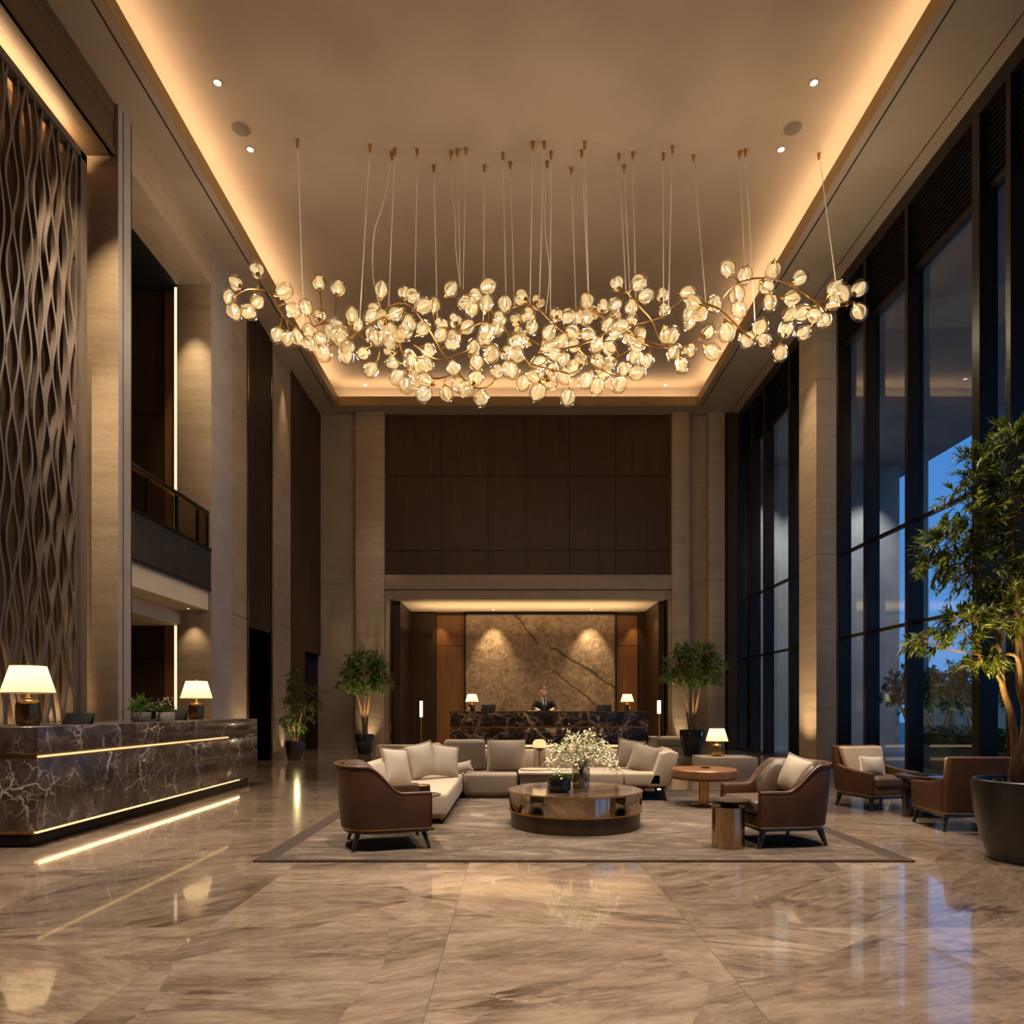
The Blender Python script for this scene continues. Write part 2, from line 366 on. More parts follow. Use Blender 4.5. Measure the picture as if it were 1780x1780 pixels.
def featuremat():
    n = NT('feature_stone_slab'); v = n.coords((1,1,1)); a = n.noise(v, 1.1, 9, .68, 1.6)
    c = n.ramp(a.outputs['Fac'], [(.3,srgb(92,74,58)),(.5,srgb(134,111,90)),(.7,srgb(166,143,118))])
    f = n.noise(v, 2.6, 9, .72, 2.2); c = n.mix(.55, c, n.ramp(f.outputs['Fac'], [(.36,srgb(70,54,42)),(.5,srgb(132,110,88)),(.64,srgb(182,158,130))]))
    # three long diagonal veins, in the slab's own plane (x, z)
    tc = n.n('ShaderNodeTexCoord'); sep = n.n('ShaderNodeSeparateXYZ'); n.l(tc.outputs['Object'], sep.inputs[0])
    wob = n.noise(n.coords((1,1,1)), 1.3, 6, .6)
    for k, c0, x0, x1, w in ((-1.33, 4.5, -.1, .85, .03), (-.66, 4.2, 1.2, 3.6, .028), (-.8, 3.62, 1.3, 3.0, .02)):
        ln = n.math('SUBTRACT', n.math('MULTIPLY_ADD', sep.outputs[0], k, c0), sep.outputs[2])
        ln = n.math('ADD', ln, n.math('MULTIPLY_ADD', wob.outputs['Fac'], .5, -.25))
        hit = n.math('LESS_THAN', n.math('ABSOLUTE', ln), n.math('MULTIPLY', wob.outputs['Fac'], w*3.4))
        rng = n.math('MULTIPLY', n.math('GREATER_THAN', sep.outputs[0], x0), n.math('LESS_THAN', sep.outputs[0], x1))
        c = n.mix(n.math('MULTIPLY', n.math('MULTIPLY', hit, rng), .8), c, srgb(52,38,26))
    return n.pbsdf(c, .4, 0, .15)
M['feature'] = featuremat()

# ------------------------------------------------------------------ lights
def light(name, typ, loc, energy, color=WARM, size=.1, target=None, angle=60, blend=.6, sy=None, rot=None, spread=None):
    d = bpy.data.lights.new(name, typ); d.energy = energy; d.color = color[:3]
    if typ == 'AREA':
        d.shape = 'RECTANGLE'; d.size = size; d.size_y = sy or size
        if spread: d.spread = R(spread)
    else: d.shadow_soft_size = size
    if typ == 'SPOT': d.spot_size = R(angle); d.spot_blend = blend
    o = bpy.data.objects.new(name, d); COL.objects.link(o); o.location = loc
    if target is not None: o.rotation_euler = (Vector(target)-Vector(loc)).to_track_quat('-Z','Y').to_euler()
    if rot is not None: o.rotation_euler = rot
    return o

# ------------------------------------------------------------------ camera, world
cd = bpy.data.cameras.new('camera'); cam = bpy.data.objects.new('camera', cd); COL.objects.link(cam); scene.camera = cam
cam.location = (0,0,EYE); cam.rotation_euler = (pi/2,0,0)
cd.sensor_width = 36; cd.lens = 36*F/1780; cd.shift_y = (CY-890)/1780; cd.shift_x = (890-CX)/1780; cd.clip_end = 200; cd.clip_start = .05
w = bpy.data.worlds.new('dusk_sky'); scene.world = w; w.use_nodes = True; wt = w.node_tree; wt.nodes.clear()
tc = wt.nodes.new('ShaderNodeTexCoord'); sp = wt.nodes.new('ShaderNodeSeparateXYZ'); wt.links.new(tc.outputs['Generated'], sp.inputs[0])
rp = wt.nodes.new('ShaderNodeValToRGB'); wt.links.new(sp.outputs[2], rp.inputs[0])
rp.color_ramp.elements[0].position = .0; rp.color_ramp.elements[0].color = (.10,.26,.50,1)
rp.color_ramp.elements[1].position = .6; rp.color_ramp.elements[1].color = (.045,.17,.46,1)
bg = wt.nodes.new('ShaderNodeBackground'); wo = wt.nodes.new('ShaderNodeOutputWorld'); bg.inputs[1].default_value = 1.45
wt.links.new(rp.outputs[0], bg.inputs[0]); wt.links.new(bg.outputs[0], wo.inputs[0])
vs = scene.view_settings; vs.view_transform = 'Standard'; vs.look = 'None'; vs.exposure = .3; vs.gamma = 1; vs.use_curve_mapping = False
cy = scene.cycles; cy.use_denoising = True; cy.max_bounces = 8; cy.diffuse_bounces = 4; cy.glossy_bounces = 4; cy.transmission_bounces = 4
cy.transparent_max_bounces = 24; cy.caustics_reflective = False; cy.caustics_refractive = False; cy.sample_clamp_indirect = 4; cy.use_light_tree = True
# ================================================================== THE ROOM
ZS = 10.12                      # soffit height
sbox('floor', M['floor'], -9.2,7.05, -5,24, -.2,0)
# --- ceiling: soffit with a raised tray and a hidden light cove
X0, X1, YB, YF = -5.14, 5.40, 20.07, -1.0
c = MB(); c.box(-9.2,7.2,-5,24,ZS+.72,ZS+.95)
struct('ceiling', c, M['ceiling'], smooth=False)
s = MB(); T = ZS+.25
s.box(-6.7,X0,-5,21.2,ZS,T); s.box(X1,7.2,-5,21.2,ZS,T); s.box(X0,X1,YB,21.2,ZS,T); s.box(X0,X1,-5,YF,ZS,T)
struct('trim_1', s, M['soffit'], smooth=False)
s = MB()
for b in ((X0-.02,X0+.012,YF,YB),(X1-.012,X1+.02,YF,YB),(X0,X1,YB-.012,YB+.02),(X0,X1,YF-.02,YF+.012)): s.box(*b, ZS+.012,T+.015)
struct('trim_2', s, M['lip'], smooth=False)
s = MB()                        # side walls of the cove above the soffit
s.box(X0-.75,X0-.70,YF,YB+.5,T,ZS+.72); s.box(X1+.70,X1+.75,YF,YB+.5,T,ZS+.72); s.box(X0-.75,X1+.75,YB+.45,YB+.5,T,ZS+.72); s.box(X0-.75,X1+.75,YF-.5,YF-.45,T,ZS+.72)
struct('trim_3', s, M['soffit'], smooth=False)
s = MB()                        # slots in the soffit
s.box(X0-.15,X0-.125,-3,YB+.11,ZS-.004,ZS+.01); s.box(X1+.125,X1+.15,-3,YB+.11,ZS-.004,ZS+.01); s.box(6.50,6.515,-3,20.6,ZS-.004,ZS+.01); s.box(-5.9,-5.87,-3,10.1,ZS-.004,ZS+.01)
struct('trim_4', s, M['black'], smooth=False)

# --- walls behind the camera and behind the columns
sbox('wall_front', M['plaster'], -9.2,7.2,-5.2,-5,0,ZS+.9)
# --- left wall
LW = -5.8
sbox('wall_left', M['screenback'], -6.75,-6.6,-5,10.05,0,9.4)
s = MB(); s.box(-6.75,-5.86,-5,10.05,9.36,ZS); s.box(-5.9,-5.83,-5,10.05,9.36,9.44); s.box(-5.9,-5.845,-5,10.05,9.86,ZS)
struct('trim_5', s, M['wood_beam'], smooth=False)
s = MB(); s.box(-6.9,LW,10.05,10.40,0,ZS)
struct('trim_6', s, M['travertine'], bevel=.006)
s = MB(); s.box(-5.805,LW+.004,10.17,10.185,0,ZS); s.box(-5.805,LW+.004,10.385,10.405,0,ZS)
t = MB(); t.box(-5.81,LW+.003,10.06,10.165,0,ZS); t.box(-5.81,LW+.003,10.19,10.38,0,ZS); struct('trim_32', t, M['cool_light_stone'], smooth=False)  # side facings with cool window light painted in
t = MB(); t.box(-5.81,LW+.004,13.16,14.11,0,4.7); t.box(-5.81,LW+.004,13.16,14.11,4.712,ZS); struct('trim_33', t, M['cool_light_stone'], smooth=False)  # same painted window light on the far pier's side
struct('trim_7', s, M['black'], smooth=False)
sbox('trim_8', M['travertine'], -6.46,LW,10.40,13.15,9.39,ZS)      # lintel over the gallery
s = MB(); s.box(-6.46,LW,13.15,14.12,0,ZS); struct('trim_9', s, M['travertine'], bevel=.006)
# gallery
sbox('trim_10', M['white'], -9.1,-5.86,10.40,13.38,3.13,3.5)
sbox('trim_11', M['ribbed'], -5.93,-5.80,10.41,13.14,3.53,4.26)
s = MB()
for k in range(68): s.box(-5.802,-5.792,10.42+k*.04,10.445+k*.04,3.54,4.25)
struct('trim_34', s, M['ribbed'], smooth=False)
s = MB(); s.box(-5.95,-5.78,10.41,13.14,4.26,4.30); s.box(-5.95,-5.785,10.41,13.14,3.5,3.53); struct('trim_12', s, M['frame'], smooth=False)
s = MB(); s.box(-9.1,-6.78,13.4,13.5,0,9.9)
for z in (1.1,2.2,5.6,7.0,8.4): s.box(-9.1,-6.78,13.392,13.4,z,z+.012)
struct('wall_gallery', s, M['wood_deep'], smooth=False)
s = MB(); s.box(-6.80,-6.52,13.36,13.5,0,9.9); struct('trim_13', s, M['wood_warm'], smooth=False)
sbox('wall_gallery_side', M['wood_deep'], -9.2,-9.1,10.2,13.5,0,9.9)
sbox('wall_gallery_front', M['wood_deep'], -9.2,-6.85,10.2,10.4,0,9.9)
sbox('trim_14', M['black'], -9.2,-6.46,10.4,13.5,9.39,9.5)
s = MB(); s.box(-8.6,-6.4,10.45,13.38,2.86,2.92); s.box(-8.6,-8.5,10.45,13.38,2.92,3.13); s.box(-6.46,-6.4,10.45,13.38,2.92,3.13)
struct('trim_15', s, M['white'], smooth=False)   # dropped ceiling raft under the gallery
# panels further back on the left
s = MB(); s.box(-6.3,-5.83,14.12,14.98,0,3.2); s.box(-6.3,-5.83,14.12,14.98,3.215,7.4); s.box(-6.3,-5.83,14.12,14.98,7.415,ZS); s.box(-6.3,-5.85,14.12,14.98,0,ZS)
struct('trim_16', s, M['limestone'], smooth=False)
s = MB(); s.box(-6.3,-5.80,14.98,15.03,0,ZS); s.box(-6.3,-5.80,16.42,16.47,0,ZS); struct('trim_17', s, M['brass_dk'], smooth=False)
s = MB(); s.box(-6.3,-5.92,15.03,16.42,3.05,ZS)
for k in range(11): s.box(-5.93,-5.81,15.06+k*.125,15.06+k*.125+.07,3.05,ZS)
struct('wall_left_slats', s, M['slat'], smooth=False)
s = MB(); s.box(-7.2,-7.1,15.03,16.42,0,3.1); s.box(-7.2,-5.85,15.0,15.03,0,3.05); s.box(-7.2,-5.85,16.42,16.45,0,3.05); s.box(-7.2,-5.85,15.0,16.45,3.05,3.1)
struct('door_1', s, M['black'], smooth=False)
s = MB(); s.box(-6.3,-5.9,16.47,16.62,0,ZS); struct('trim_18', s, M['black'], smooth=False)
s = MB(); s.box(-6.3,-5.82,16.62,17.9,0,3.3); s.box(-6.3,-5.82,16.62,17.9,3.315,ZS); s.box(-6.3,-5.84,16.62,17.9,0,ZS); struct('trim_19', s, M['limestone'], smooth=False)
s = MB()
s.box(-6.3,-5.82,17.93,19.15,0,ZS); s.box(-6.3,-5.82,19.165,20.75,2.85,ZS); s.box(-6.3,-5.84,17.9,20.75,2.85,ZS)
struct('wall_left_wood', s, M['wood_deep'], smooth=False)
s = MB(); s.box(-7.2,-7.1,19.1,20.75,0,2.9); s.box(-7.2,-5.85,19.13,19.16,0,2.85); s.box(-7.2,-5.85,20.72,20.75,0,2.85); struct('door_2', s, M['wood_deep'], smooth=False)

# --- back wall
BY = 20.7
s = MB(); s.box(-5.9,-4.6,BY,BY+.3,0,5.0); s.box(-5.9,-4.6,BY,BY+.3,5.012,ZS); s.box(-5.9,-4.6,BY+.02,BY+.3,0,ZS)
struct('wall_back', s, M['plaster'], smooth=False)
s = MB(); s.box(-4.72,-3.86,BY-.22,BY+.3,0,ZS); struct('trim_20', s, M['travertine'], bevel=.008)
s = MB(); s.box(4.76,5.27,BY-.22,BY+.3,0,ZS); struct('trim_21', s, M['travertine'], bevel=.008)
s = MB(); s.box(5.25,5.9,BY+.1,BY+.3,0,4.9); s.box(5.25,5.9,BY+.1,BY+.3,4.915,8.1); s.box(5.25,5.9,BY+.1,BY+.3,8.115,ZS); s.box(5.25,5.9,BY+.13,BY+.3,0,ZS)
struct('wall_back_right', s, M['limestone'], smooth=False)
s = MB(); s.box(5.86,6.34,BY-.2,BY+.3,0,ZS); struct('trim_22', s, M['travertine'], bevel=.008)
s = MB(); s.box(6.34,6.44,BY-.1,BY+.3,0,ZS); struct('trim_23', s, M['black'], smooth=False)
s = MB(); s.box(6.44,7.1,BY-.15,BY+.3,0,ZS); struct('trim_24', s, M['wood_deep'], smooth=False)
# walnut panelling: six columns by three rows with open joints
s = MB(); xs = [-3.86,-2.17,-.76,.37,1.70,3.09,4.76]; zs = [5.27,6.01,8.27,ZS]
s.box(-3.86,4.76,BY+.03,BY+.3,5.2,ZS)
for i in range(6):
    for j in range(3): s.box(xs[i]+.012,xs[i+1]-.012,BY-.02,BY+.04,zs[j]+.012,zs[j+1]-.012)
struct('wall_back_panelling', s, M['wood_dark'], smooth=False)
s = MB(); s.box(-3.86,4.76,BY-.16,BY+.3,4.82,5.25); struct('trim_25', s, M['plaster'], bevel=.006)
s = MB(); s.box(-3.86,-3.66,BY-.10,BY+.3,0,4.80); s.box(4.60,4.76,BY-.10,BY+.3,0,4.80); s.box(-3.66,4.60,BY-.10,BY+.3,4.52,4.80); struct('trim_26', s, M['plaster'], bevel=.006)
s = MB()
for x in (-3.70,4.60): s.box(x,x+.05,BY-.14,BY+.2,0,4.52)
struct('trim_27', s, M['brass_dk'], smooth=False)
# reception alcove
NY = 23.15
sbox('ceiling_alcove', M['white'], -3.9,4.8,BY+.28,NY+.2,4.52,4.7)
s = MB(); s.box(-3.95,-3.45,BY+.25,NY+.1,0,4.52); s.box(4.45,4.9,BY+.25,NY+.1,0,4.52); struct('wall_alcove_side', s, M['wood_deep'], smooth=False)
s = MB(); s.box(-3.5,4.5,NY+.15,NY+.25,0,4.52)
s.box(-3.45,-2.62,NY,NY+.16,0,4.46); s.box(4.25,4.47,NY,NY+.16,0,4.46)
struct('wall_alcove_back', s, M['wood_deep'], smooth=False)
s = MB()
for x0,x1 in ((-2.60,-1.66),(3.48,4.22)):
    s.box(x0,x1,NY+.08,NY+.16,0,3.35); s.box(x0,x1,NY+.08,NY+.16,3.37,4.4)
struct('wall_alcove_panel', s, M['wood_warm'], smooth=False)
o = thing('feature_wall_slab', 'large veined brown stone slab on the wall behind the far reception desk', 'wall panel', (0,0,0))
MB().box(-1.6,3.44,NY-.02,NY+.1,.0,4.40).build('slab', M['feature'], o, smooth=False)
m = MB(); m.box(-1.66,-1.6,NY-.04,NY+.1,0,4.46); m.box(3.44,3.5,NY-.04,NY+.1,0,4.46); m.box(-1.66,3.5,NY-.04,NY+.1,4.40,4.46)
m.build('frame', M['frame'], o, smooth=False)
# low stone ledges either side of the alcove
sbox('trim_28', M['cube'], -4.0,-2.2,19.9,20.55,0,.16)
sbox('trim_29', M['cube'], 3.95,4.9,19.6,20.4,0,.42)

# --- right wall: bronze curtain wall, louvres and a stone column
WX = 6.75
s = MB(); s.box(WX,7.2,-5,20.7,9.86,ZS); struct('wall_right', s, M['frame'], smooth=False)
s = MB(); s.box(6.60,7.2,14.9,15.8,0,4.6); s.box(6.60,7.2,14.9,15.8,4.612,8.4); s.box(6.60,7.2,14.9,15.8,8.412,ZS); s.box(6.62,7.2,14.92,15.78,0,ZS)
struct('trim_30', s, M['travertine'], smooth=False)
s = MB(); s.box(WX-.02,7.1,-5,20.6,-.01,.035); struct('trim_31', s, M['frame'], smooth=False)
edges = [-5,-1.5,1.5,4.0,6.6,9.38,10.07,11.8,13.2,14.3]
bays = list(zip(edges[:-1], edges[1:]))+[(15.85,16.8),(16.8,18.5),(18.5,19.5),(19.5,20.6)]
for i, (y0,y1) in enumerate(bays):
    big = .16 if abs(y1-10.07) < .01 or abs(y1-1.5) < .01 else .09
    m = MB(); m.box(WX,7.02,y1-big,y1,.03,9.86); m.box(6.9,7.02,y0,y0+.05,.03,9.86); m.box(6.88,7.0,y0,y1,8.72,8.84)
    wdw = struct('window_%d' % (i+1), m, M['frame'], smooth=False)
    t = MB()
    for z in (2.70,4.46): t.box(6.90,6.98,y0,y1,z,z+.055)
    t.build('transom', M['frame'], wdw, smooth=False)
    lv = MB()
    for k in range(12): lv.add([(6.82,y0,8.86+k*.083),(6.90,y0,8.91+k*.083),(6.90,y0,8.925+k*.083),(6.82,y0,8.875+k*.083),(6.82,y1,8.86+k*.083),(6.90,y1,8.91+k*.083),(6.90,y1,8.925+k*.083),(6.82,y1,8.875+k*.083)], [(0,1,2,3),(7,6,5,4),(0,4,5,1),(1,5,6,2),(2,6,7,3),(3,7,4,0)])
    lv.box(6.97,7.0,y0,y1,8.84,9.86)
    lv.build('louvre', M['frame'], wdw, smooth=False)
    MB().box(6.935,6.947,y0,y1,.03,8.74).build('pane', M['glass'], wdw, smooth=False)
sbox('wall_right_end', M['wood_deep'], 6.9,7.2,20.55,21.1,0,ZS)

# --- outside the glass
sbox('ground_outside', M['ground'], 7.05,60,-20,60,-.3,-.02)
sbox('canopy_outside', M['canopy'], 7.2,13.7,-20,40,9.4,9.9)
for i, (x,y,wd) in enumerate(((12.9,21.6,.20),(13.0,18.3,.24),(13.0,8.0,.45))):
    sbox('column_outside', M['ext_stone'], x,x+wd,y,y+wd,-.02,9.4 if x < 14 else 12)
s = MB(); s.box(7.3,12.98,23.0,23.6,-.02,9.4)
struct('building_outside', s, M['ext_stone'], smooth=False)
s = MB()
for x,y,h in ((12.3,20.0,2.3),(12.9,20.0,2.5),(13.6,19.2,2.2),(14.6,18.0,2.4)): s.box(x,x+.34,y,y+.3,-.02,h)
s.box(12.0,20,20.3,20.5,-.02,1.7)
struct('wall_garden', s, M['ext_stone'], smooth=False)
# ================================================================== LATTICE SCREEN, RAILING, STRIPS
o = thing('lattice_screen', 'tall taupe metal screen of wavy interlaced ovals behind the left counter', 'screen')
f = MB(); f.box(-6.24,-6.10,9.66,9.80,1.0,9.14); f.box(-6.24,-6.10,-1,9.8,9.04,9.14); f.box(-6.24,-6.08,-1,9.8,.9,1.05); f.box(-6.2,-6.14,9.6,9.66,1.0,9.10)
f.build('frame', M['lattice'], o, smooth=False)
lat = MB(); rng = random.Random(3); P_ = .118; ys = [9.63-i*P_ for i in range(72)]
def wave(i, z):
    g = i//2; L = 1.30+.22*sin(g*2.3); ph = g*1.9+.5*sin(g*.7)
    return (1 if i%2 else -1)*(.40*cos(2*pi*z/L+ph))+.06*sin(z*2.1+g*1.3)
for i, y in enumerate(ys):
    rings = []
    for k in range(116):
        z = 1.04+k*(9.06-1.04)/115; yy = y+P_*wave(i, z); wd = .018
        rings.append([(-6.20,yy-wd,z),(-6.135,yy-wd,z),(-6.135,yy+wd,z),(-6.20,yy+wd,z)])
    lat.loft(rings)
lat.build('lattice', M['lattice'], o, ang=50)

o = thing('balcony_railing', 'glass balcony railing with bronze handrail above the dark ribbed gallery edge', 'railing')
MB().box(-5.91,-5.82,10.42,13.13,4.95,5.02).build('handrail', M['frame'], o, bevel=.008)
MB().box(-5.905,-5.825,10.42,13.13,4.935,4.95).build('brass_strip', M['gold'], o, smooth=False)
for y in (10.95,11.9,12.70,13.10): MB().box(-5.89,-5.84,y,y+.05,4.30,4.94).build('post', M['frame'], o, smooth=False)
for y0,y1 in ((10.42,10.94),(11.01,11.89),(11.96,12.69),(12.76,13.09)): MB().box(-5.87,-5.858,y0,y1,4.31,4.93).build('glass_panel', M['rail_glass'], o, smooth=False)

for lab, z0, z1 in (('tall warm line of light beside the stone pier above the balcony', 3.6, 9.35),('warm line of light beside the stone pier under the balcony', .1, 2.84)):
    o = thing('light_strip', lab, 'strip light')
    MB().box(-6.52,-6.465,13.17,13.2,z0,z1).build('diffuser', M['led_v'], o, smooth=False)
    MB().box(-6.52,-6.45,13.2,13.36,z0,z1).build('channel', M['brass_dk'], o, smooth=False)

# ================================================================== RECEPTION COUNTER ON THE LEFT
o = thing('reception_counter', 'long grey veined marble counter with two glowing gold lines at left', 'counter')
cx0,cx1,cy0,cy1 = -5.45,-4.24,6.1,11.35
m = MB(); m.box(cx0+.06,cx1-.10,cy0+.06,cy1-.12,0,.125); m.build('plinth', M['frame'], o, bevel=.004)
m = MB(); m.box(cx0,cx1,cy0,cy1,.15,.795); m.box(cx0,cx1,10.72,cy1,.125,.15); m.build('lower_body', M['counter'], o, bevel=.004)
m = MB(); m.box(cx0,cx1,cy0,cy1,.835,1.08); m.box(cx0,cx1,10.25,cy1,.795,.835); m.build('upper_body', M['counter'], o, bevel=.004)
m = MB(); m.box(cx0+.03,cx1-.02,cy0+.02,10.25,.795,.835); m.box(cx0+.03,cx1-.002,cy0+.002,10.2,.790,.800); m.build('gold_inlay', M['gold'], o, smooth=False)
m = MB(); m.box(cx1-.019,cx1-.012,cy0+.03,10.23,.806,.824); m.build('upper_light_strip', M['led'], o, smooth=False)
m = MB(); m.box(cx0+.04,cx1-.05,cy0+.02,10.72,.12,.148); m.build('lower_gold_rail', M['gold'], o, smooth=False)
m = MB(); m.box(cx1-.05,cx1-.030,cy0+.04,10.70,.124,.147); m.build('lower_light_strip', M['led'], o, smooth=False)

light('counter_strip', 'AREA', (cx1-.024,8.4,.136), 5, (1,.66,.32), .02, rot=(0,-pi/2-.9,0), sy=4.5)
# ================================================================== TABLE LAMPS
def lamp(label, loc, sc=1.0, body='brass_dk', wide=1.0, group='lit table lamps with cream shades'):
    o = thing('table_lamp', label, 'lamp', loc, 0, group)
    b = MB(); b.lathe([(.088,0),(.098,.008),(.098,.02)], 28)
    b.lathe([(.098*wide,.02),(.106*wide,.05),(.110*wide,.13),(.107*wide,.20),(.098*wide,.235),(.075*wide,.252),(.03,.258)], 36)
    b.v = [tuple(c*sc for c in v) for v in b.v]; b.build('lamp_body', M[body], o, smooth=True)
    k = MB(); k.lathe([(.05,.255),(.05,.268),(.022,.272),(.014,.29),(.014,.55),(.03,.552)], 16); k.lathe([(.004,.585),(.012,.60),(.004,.612),(0,.625)], 10); k.lathe([(.004,.55),(.004,.59)],8)
    k.v = [tuple(c*sc for c in v) for v in k.v]; k.build('lamp_stem', M['gold'], o)
    sh = MB(); sh.lathe([(.232,.318),(.152,.588)], 40, closed=False); sh.v = [tuple(c*sc for c in v) for v in sh.v]
    so = sh.build('lamp_shade', M['shade'], o)
    for r,z in ((.233,.318),(.153,.588)):
        rm = MB(); rm.lathe([(r-.002,z-.004),(r+.003,z-.004),(r+.003,z+.004),(r-.002,z+.004)], 40, closed=False)
        rm.v = [tuple(c*sc for c in v) for v in rm.v]; rm.build('shade_rim', M['gold'], so)
    light('lamp_glow', 'POINT', (loc[0],loc[1],loc[2]+.45*sc), 4*sc*sc, WARM, .05)
    return o
lamp('near bronze table lamp on the left marble counter, largest of the lit lamps', (-4.78,6.75,1.08))
lamp('bronze table lamp at the far end of the left marble counter', (-4.88,10.55,1.08))
DT = 1.165
lamp('small lamp at the left end of the far marble desk', (-1.18,19.62,DT), .83)
lamp('small lamp at the right end of the far marble desk', (3.27,19.62,DT), .83)
lamp('table lamp with amber glass base on the low cream stone block', (3.78,12.7,.36), .88, 'gold')

# ================================================================== COUNTER ITEMS
def terminal(label, loc, rz, sc=1.0):
    o = thing('tablet_terminal', label, 'tablet', loc, rz, 'check-in tablets')
    m = MB(); m.add([(-.135,-.03,0),(.125,-.03,0),(.125,.10,0),(-.135,.10,0),(-.118,.055,.118),(.150,.055,.118),(.150,.075,.118),(-.118,.075,.118)], [(0,1,5,4),(1,2,6,5),(2,3,7,6),(3,0,4,7),(4,5,6,7),(3,2,1,0)])
    m.v = [tuple(c*sc for c in v) for v in m.v]; m.build('stand', M['screenblk'], o, bevel=.003*sc)
    s = MB(); s.box(-.04*sc,.04*sc,-.0215*sc,-.0185*sc,.018*sc,.026*sc, Matrix.Rotation(-.1,4,'X')); s.build('badge', M['gold'], o, smooth=False)
terminal('near black check-in tablet between the lamp and planters on the left counter', (-4.62,7.25,1.08), R(15))
terminal('far black check-in tablet behind the small planters on the left counter', (-4.85,9.75,1.08), R(10), 1.25)
terminal('black terminal near the left lamp on the far marble desk', (-.72,19.62,DT), 0, 1.55)
terminal('black terminal near the right lamp on the far marble desk', (2.62,19.72,DT), 0, 1.55)

def shrub(parent, rng, c, rad, n, L, W, mat, name='foliage', droop=.2, twig=None, seg=9):
    """leafy sprigs growing outward from the foot of a small plant"""
    m = MB(); st = MB()
    for i in range(n):
        a = rng.uniform(0,2*pi); e = rng.uniform(.15,1.45); r = rad*rng.uniform(.6,1.0)
        d = Vector((cos(a)*cos(e), sin(a)*cos(e), sin(e)))
        p0 = Vector(c); p1 = p0+d*r*.6+Vector((0,0,.1*r)); p2 = p0+d*r-Vector((0,0,droop*r*cos(e)))
        pts = cr([p0,p1,p2], 4); st.tube(pts, .0025, 3, cap=False)
        for k in range(seg):
            t = .25+.75*k/(seg-1); q = pts[min(int(t*(len(pts)-1)), len(pts)-1)]
            ld = (d+Vector((rng.uniform(-1,1),rng.uniform(-1,1),rng.uniform(-.3,1)))).normalized()
            m.leaf(q, ld, Vector((0,0,1)), L*rng.uniform(.7,1.2), W)
    f = m.build(name, mat, parent, recalc=False); s = st.build('stems', M['stem'], parent, recalc=False)
    return f
rng = random.Random(11)
o = thing('potted_plant', 'round ivory planter of bushy greenery on the left counter', 'plant', (-4.70,8.65,1.08))
MB().lathe([(.085,0),(.105,.02),(.115,.12),(.106,.12),(.10,.10),(0,.10)], 24).build('planter', M['ceramic'], o)
shrub(o, rng, (0,0,.10), .26, 42, .055, .018, M['leaf_s'])
o = thing('potted_plant', 'square pale planter with small pinkish flowers on the left counter', 'plant', (-4.56,8.98,1.08))
MB().box(-.085,.085,-.085,.085,0,.115).build('planter', M['ceramic'], o, bevel=.008)
shrub(o, rng, (0,0,.11), .20, 30, .045, .015, M['leaf_s'])
m = MB()
for i in range(26):
    a = rng.uniform(0,2*pi); r = rng.uniform(.03,.16); z = .2+rng.uniform(0,.1)
    m.lathe([(0,0),(.009,.005),(.009,.012),(0,.018)], 6, Matrix.Translation((r*cos(a),r*sin(a),z)))
m.build('blossoms', M['pink'], o)

# ================================================================== FAR RECEPTION DESK AND RECEPTIONIST
o = thing('reception_desk', 'dark brown veined marble desk with a thin gold line in the far alcove', 'desk')
dx0,dx1,dy0,dy1 = -1.78,3.82,19.3,20.0
MB().box(dx0+.1,dx1-.1,dy0+.08,dy1-.05,0,.15).build('plinth', M['frame'], o, smooth=False)
MB().box(dx0,dx1,dy0,dy1,.22,.695).build('lower_body', M['emperador'], o, bevel=.005)
MB().box(dx0,dx1,dy0,dy1,.735,DT-.03).build('upper_body', M['emperador'], o, bevel=.005)
MB().box(dx0-.01,dx1+.01,dy0-.015,dy1+.01,DT-.03,DT).build('countertop', M['tabletop'], o, bevel=.004)
MB().box(dx0+.02,dx1-.02,dy0+.006,dy1-.02,.695,.735).build('gold_inlay', M['gold'], o, smooth=False)
MB().box(dx0+.04,dx1-.04,dy0+.03,dy1-.04,.15,.22).build('base_light_strip', emit('soft_led', (1,.66,.32,1), .9), o, smooth=False)
for lab, x in (('loose paper sheet by the receptionist\'s right hand on the desk', .56), ('small paper pad by the receptionist\'s left hand on the desk', 1.30)):
    p = MB().box(x-.15,x+.15 if x < 1 else x+.06,19.42,19.60,DT+.001,DT+.022).build('paper', M['paper'], None, bevel=.003); tag(p, lab, 'paper')

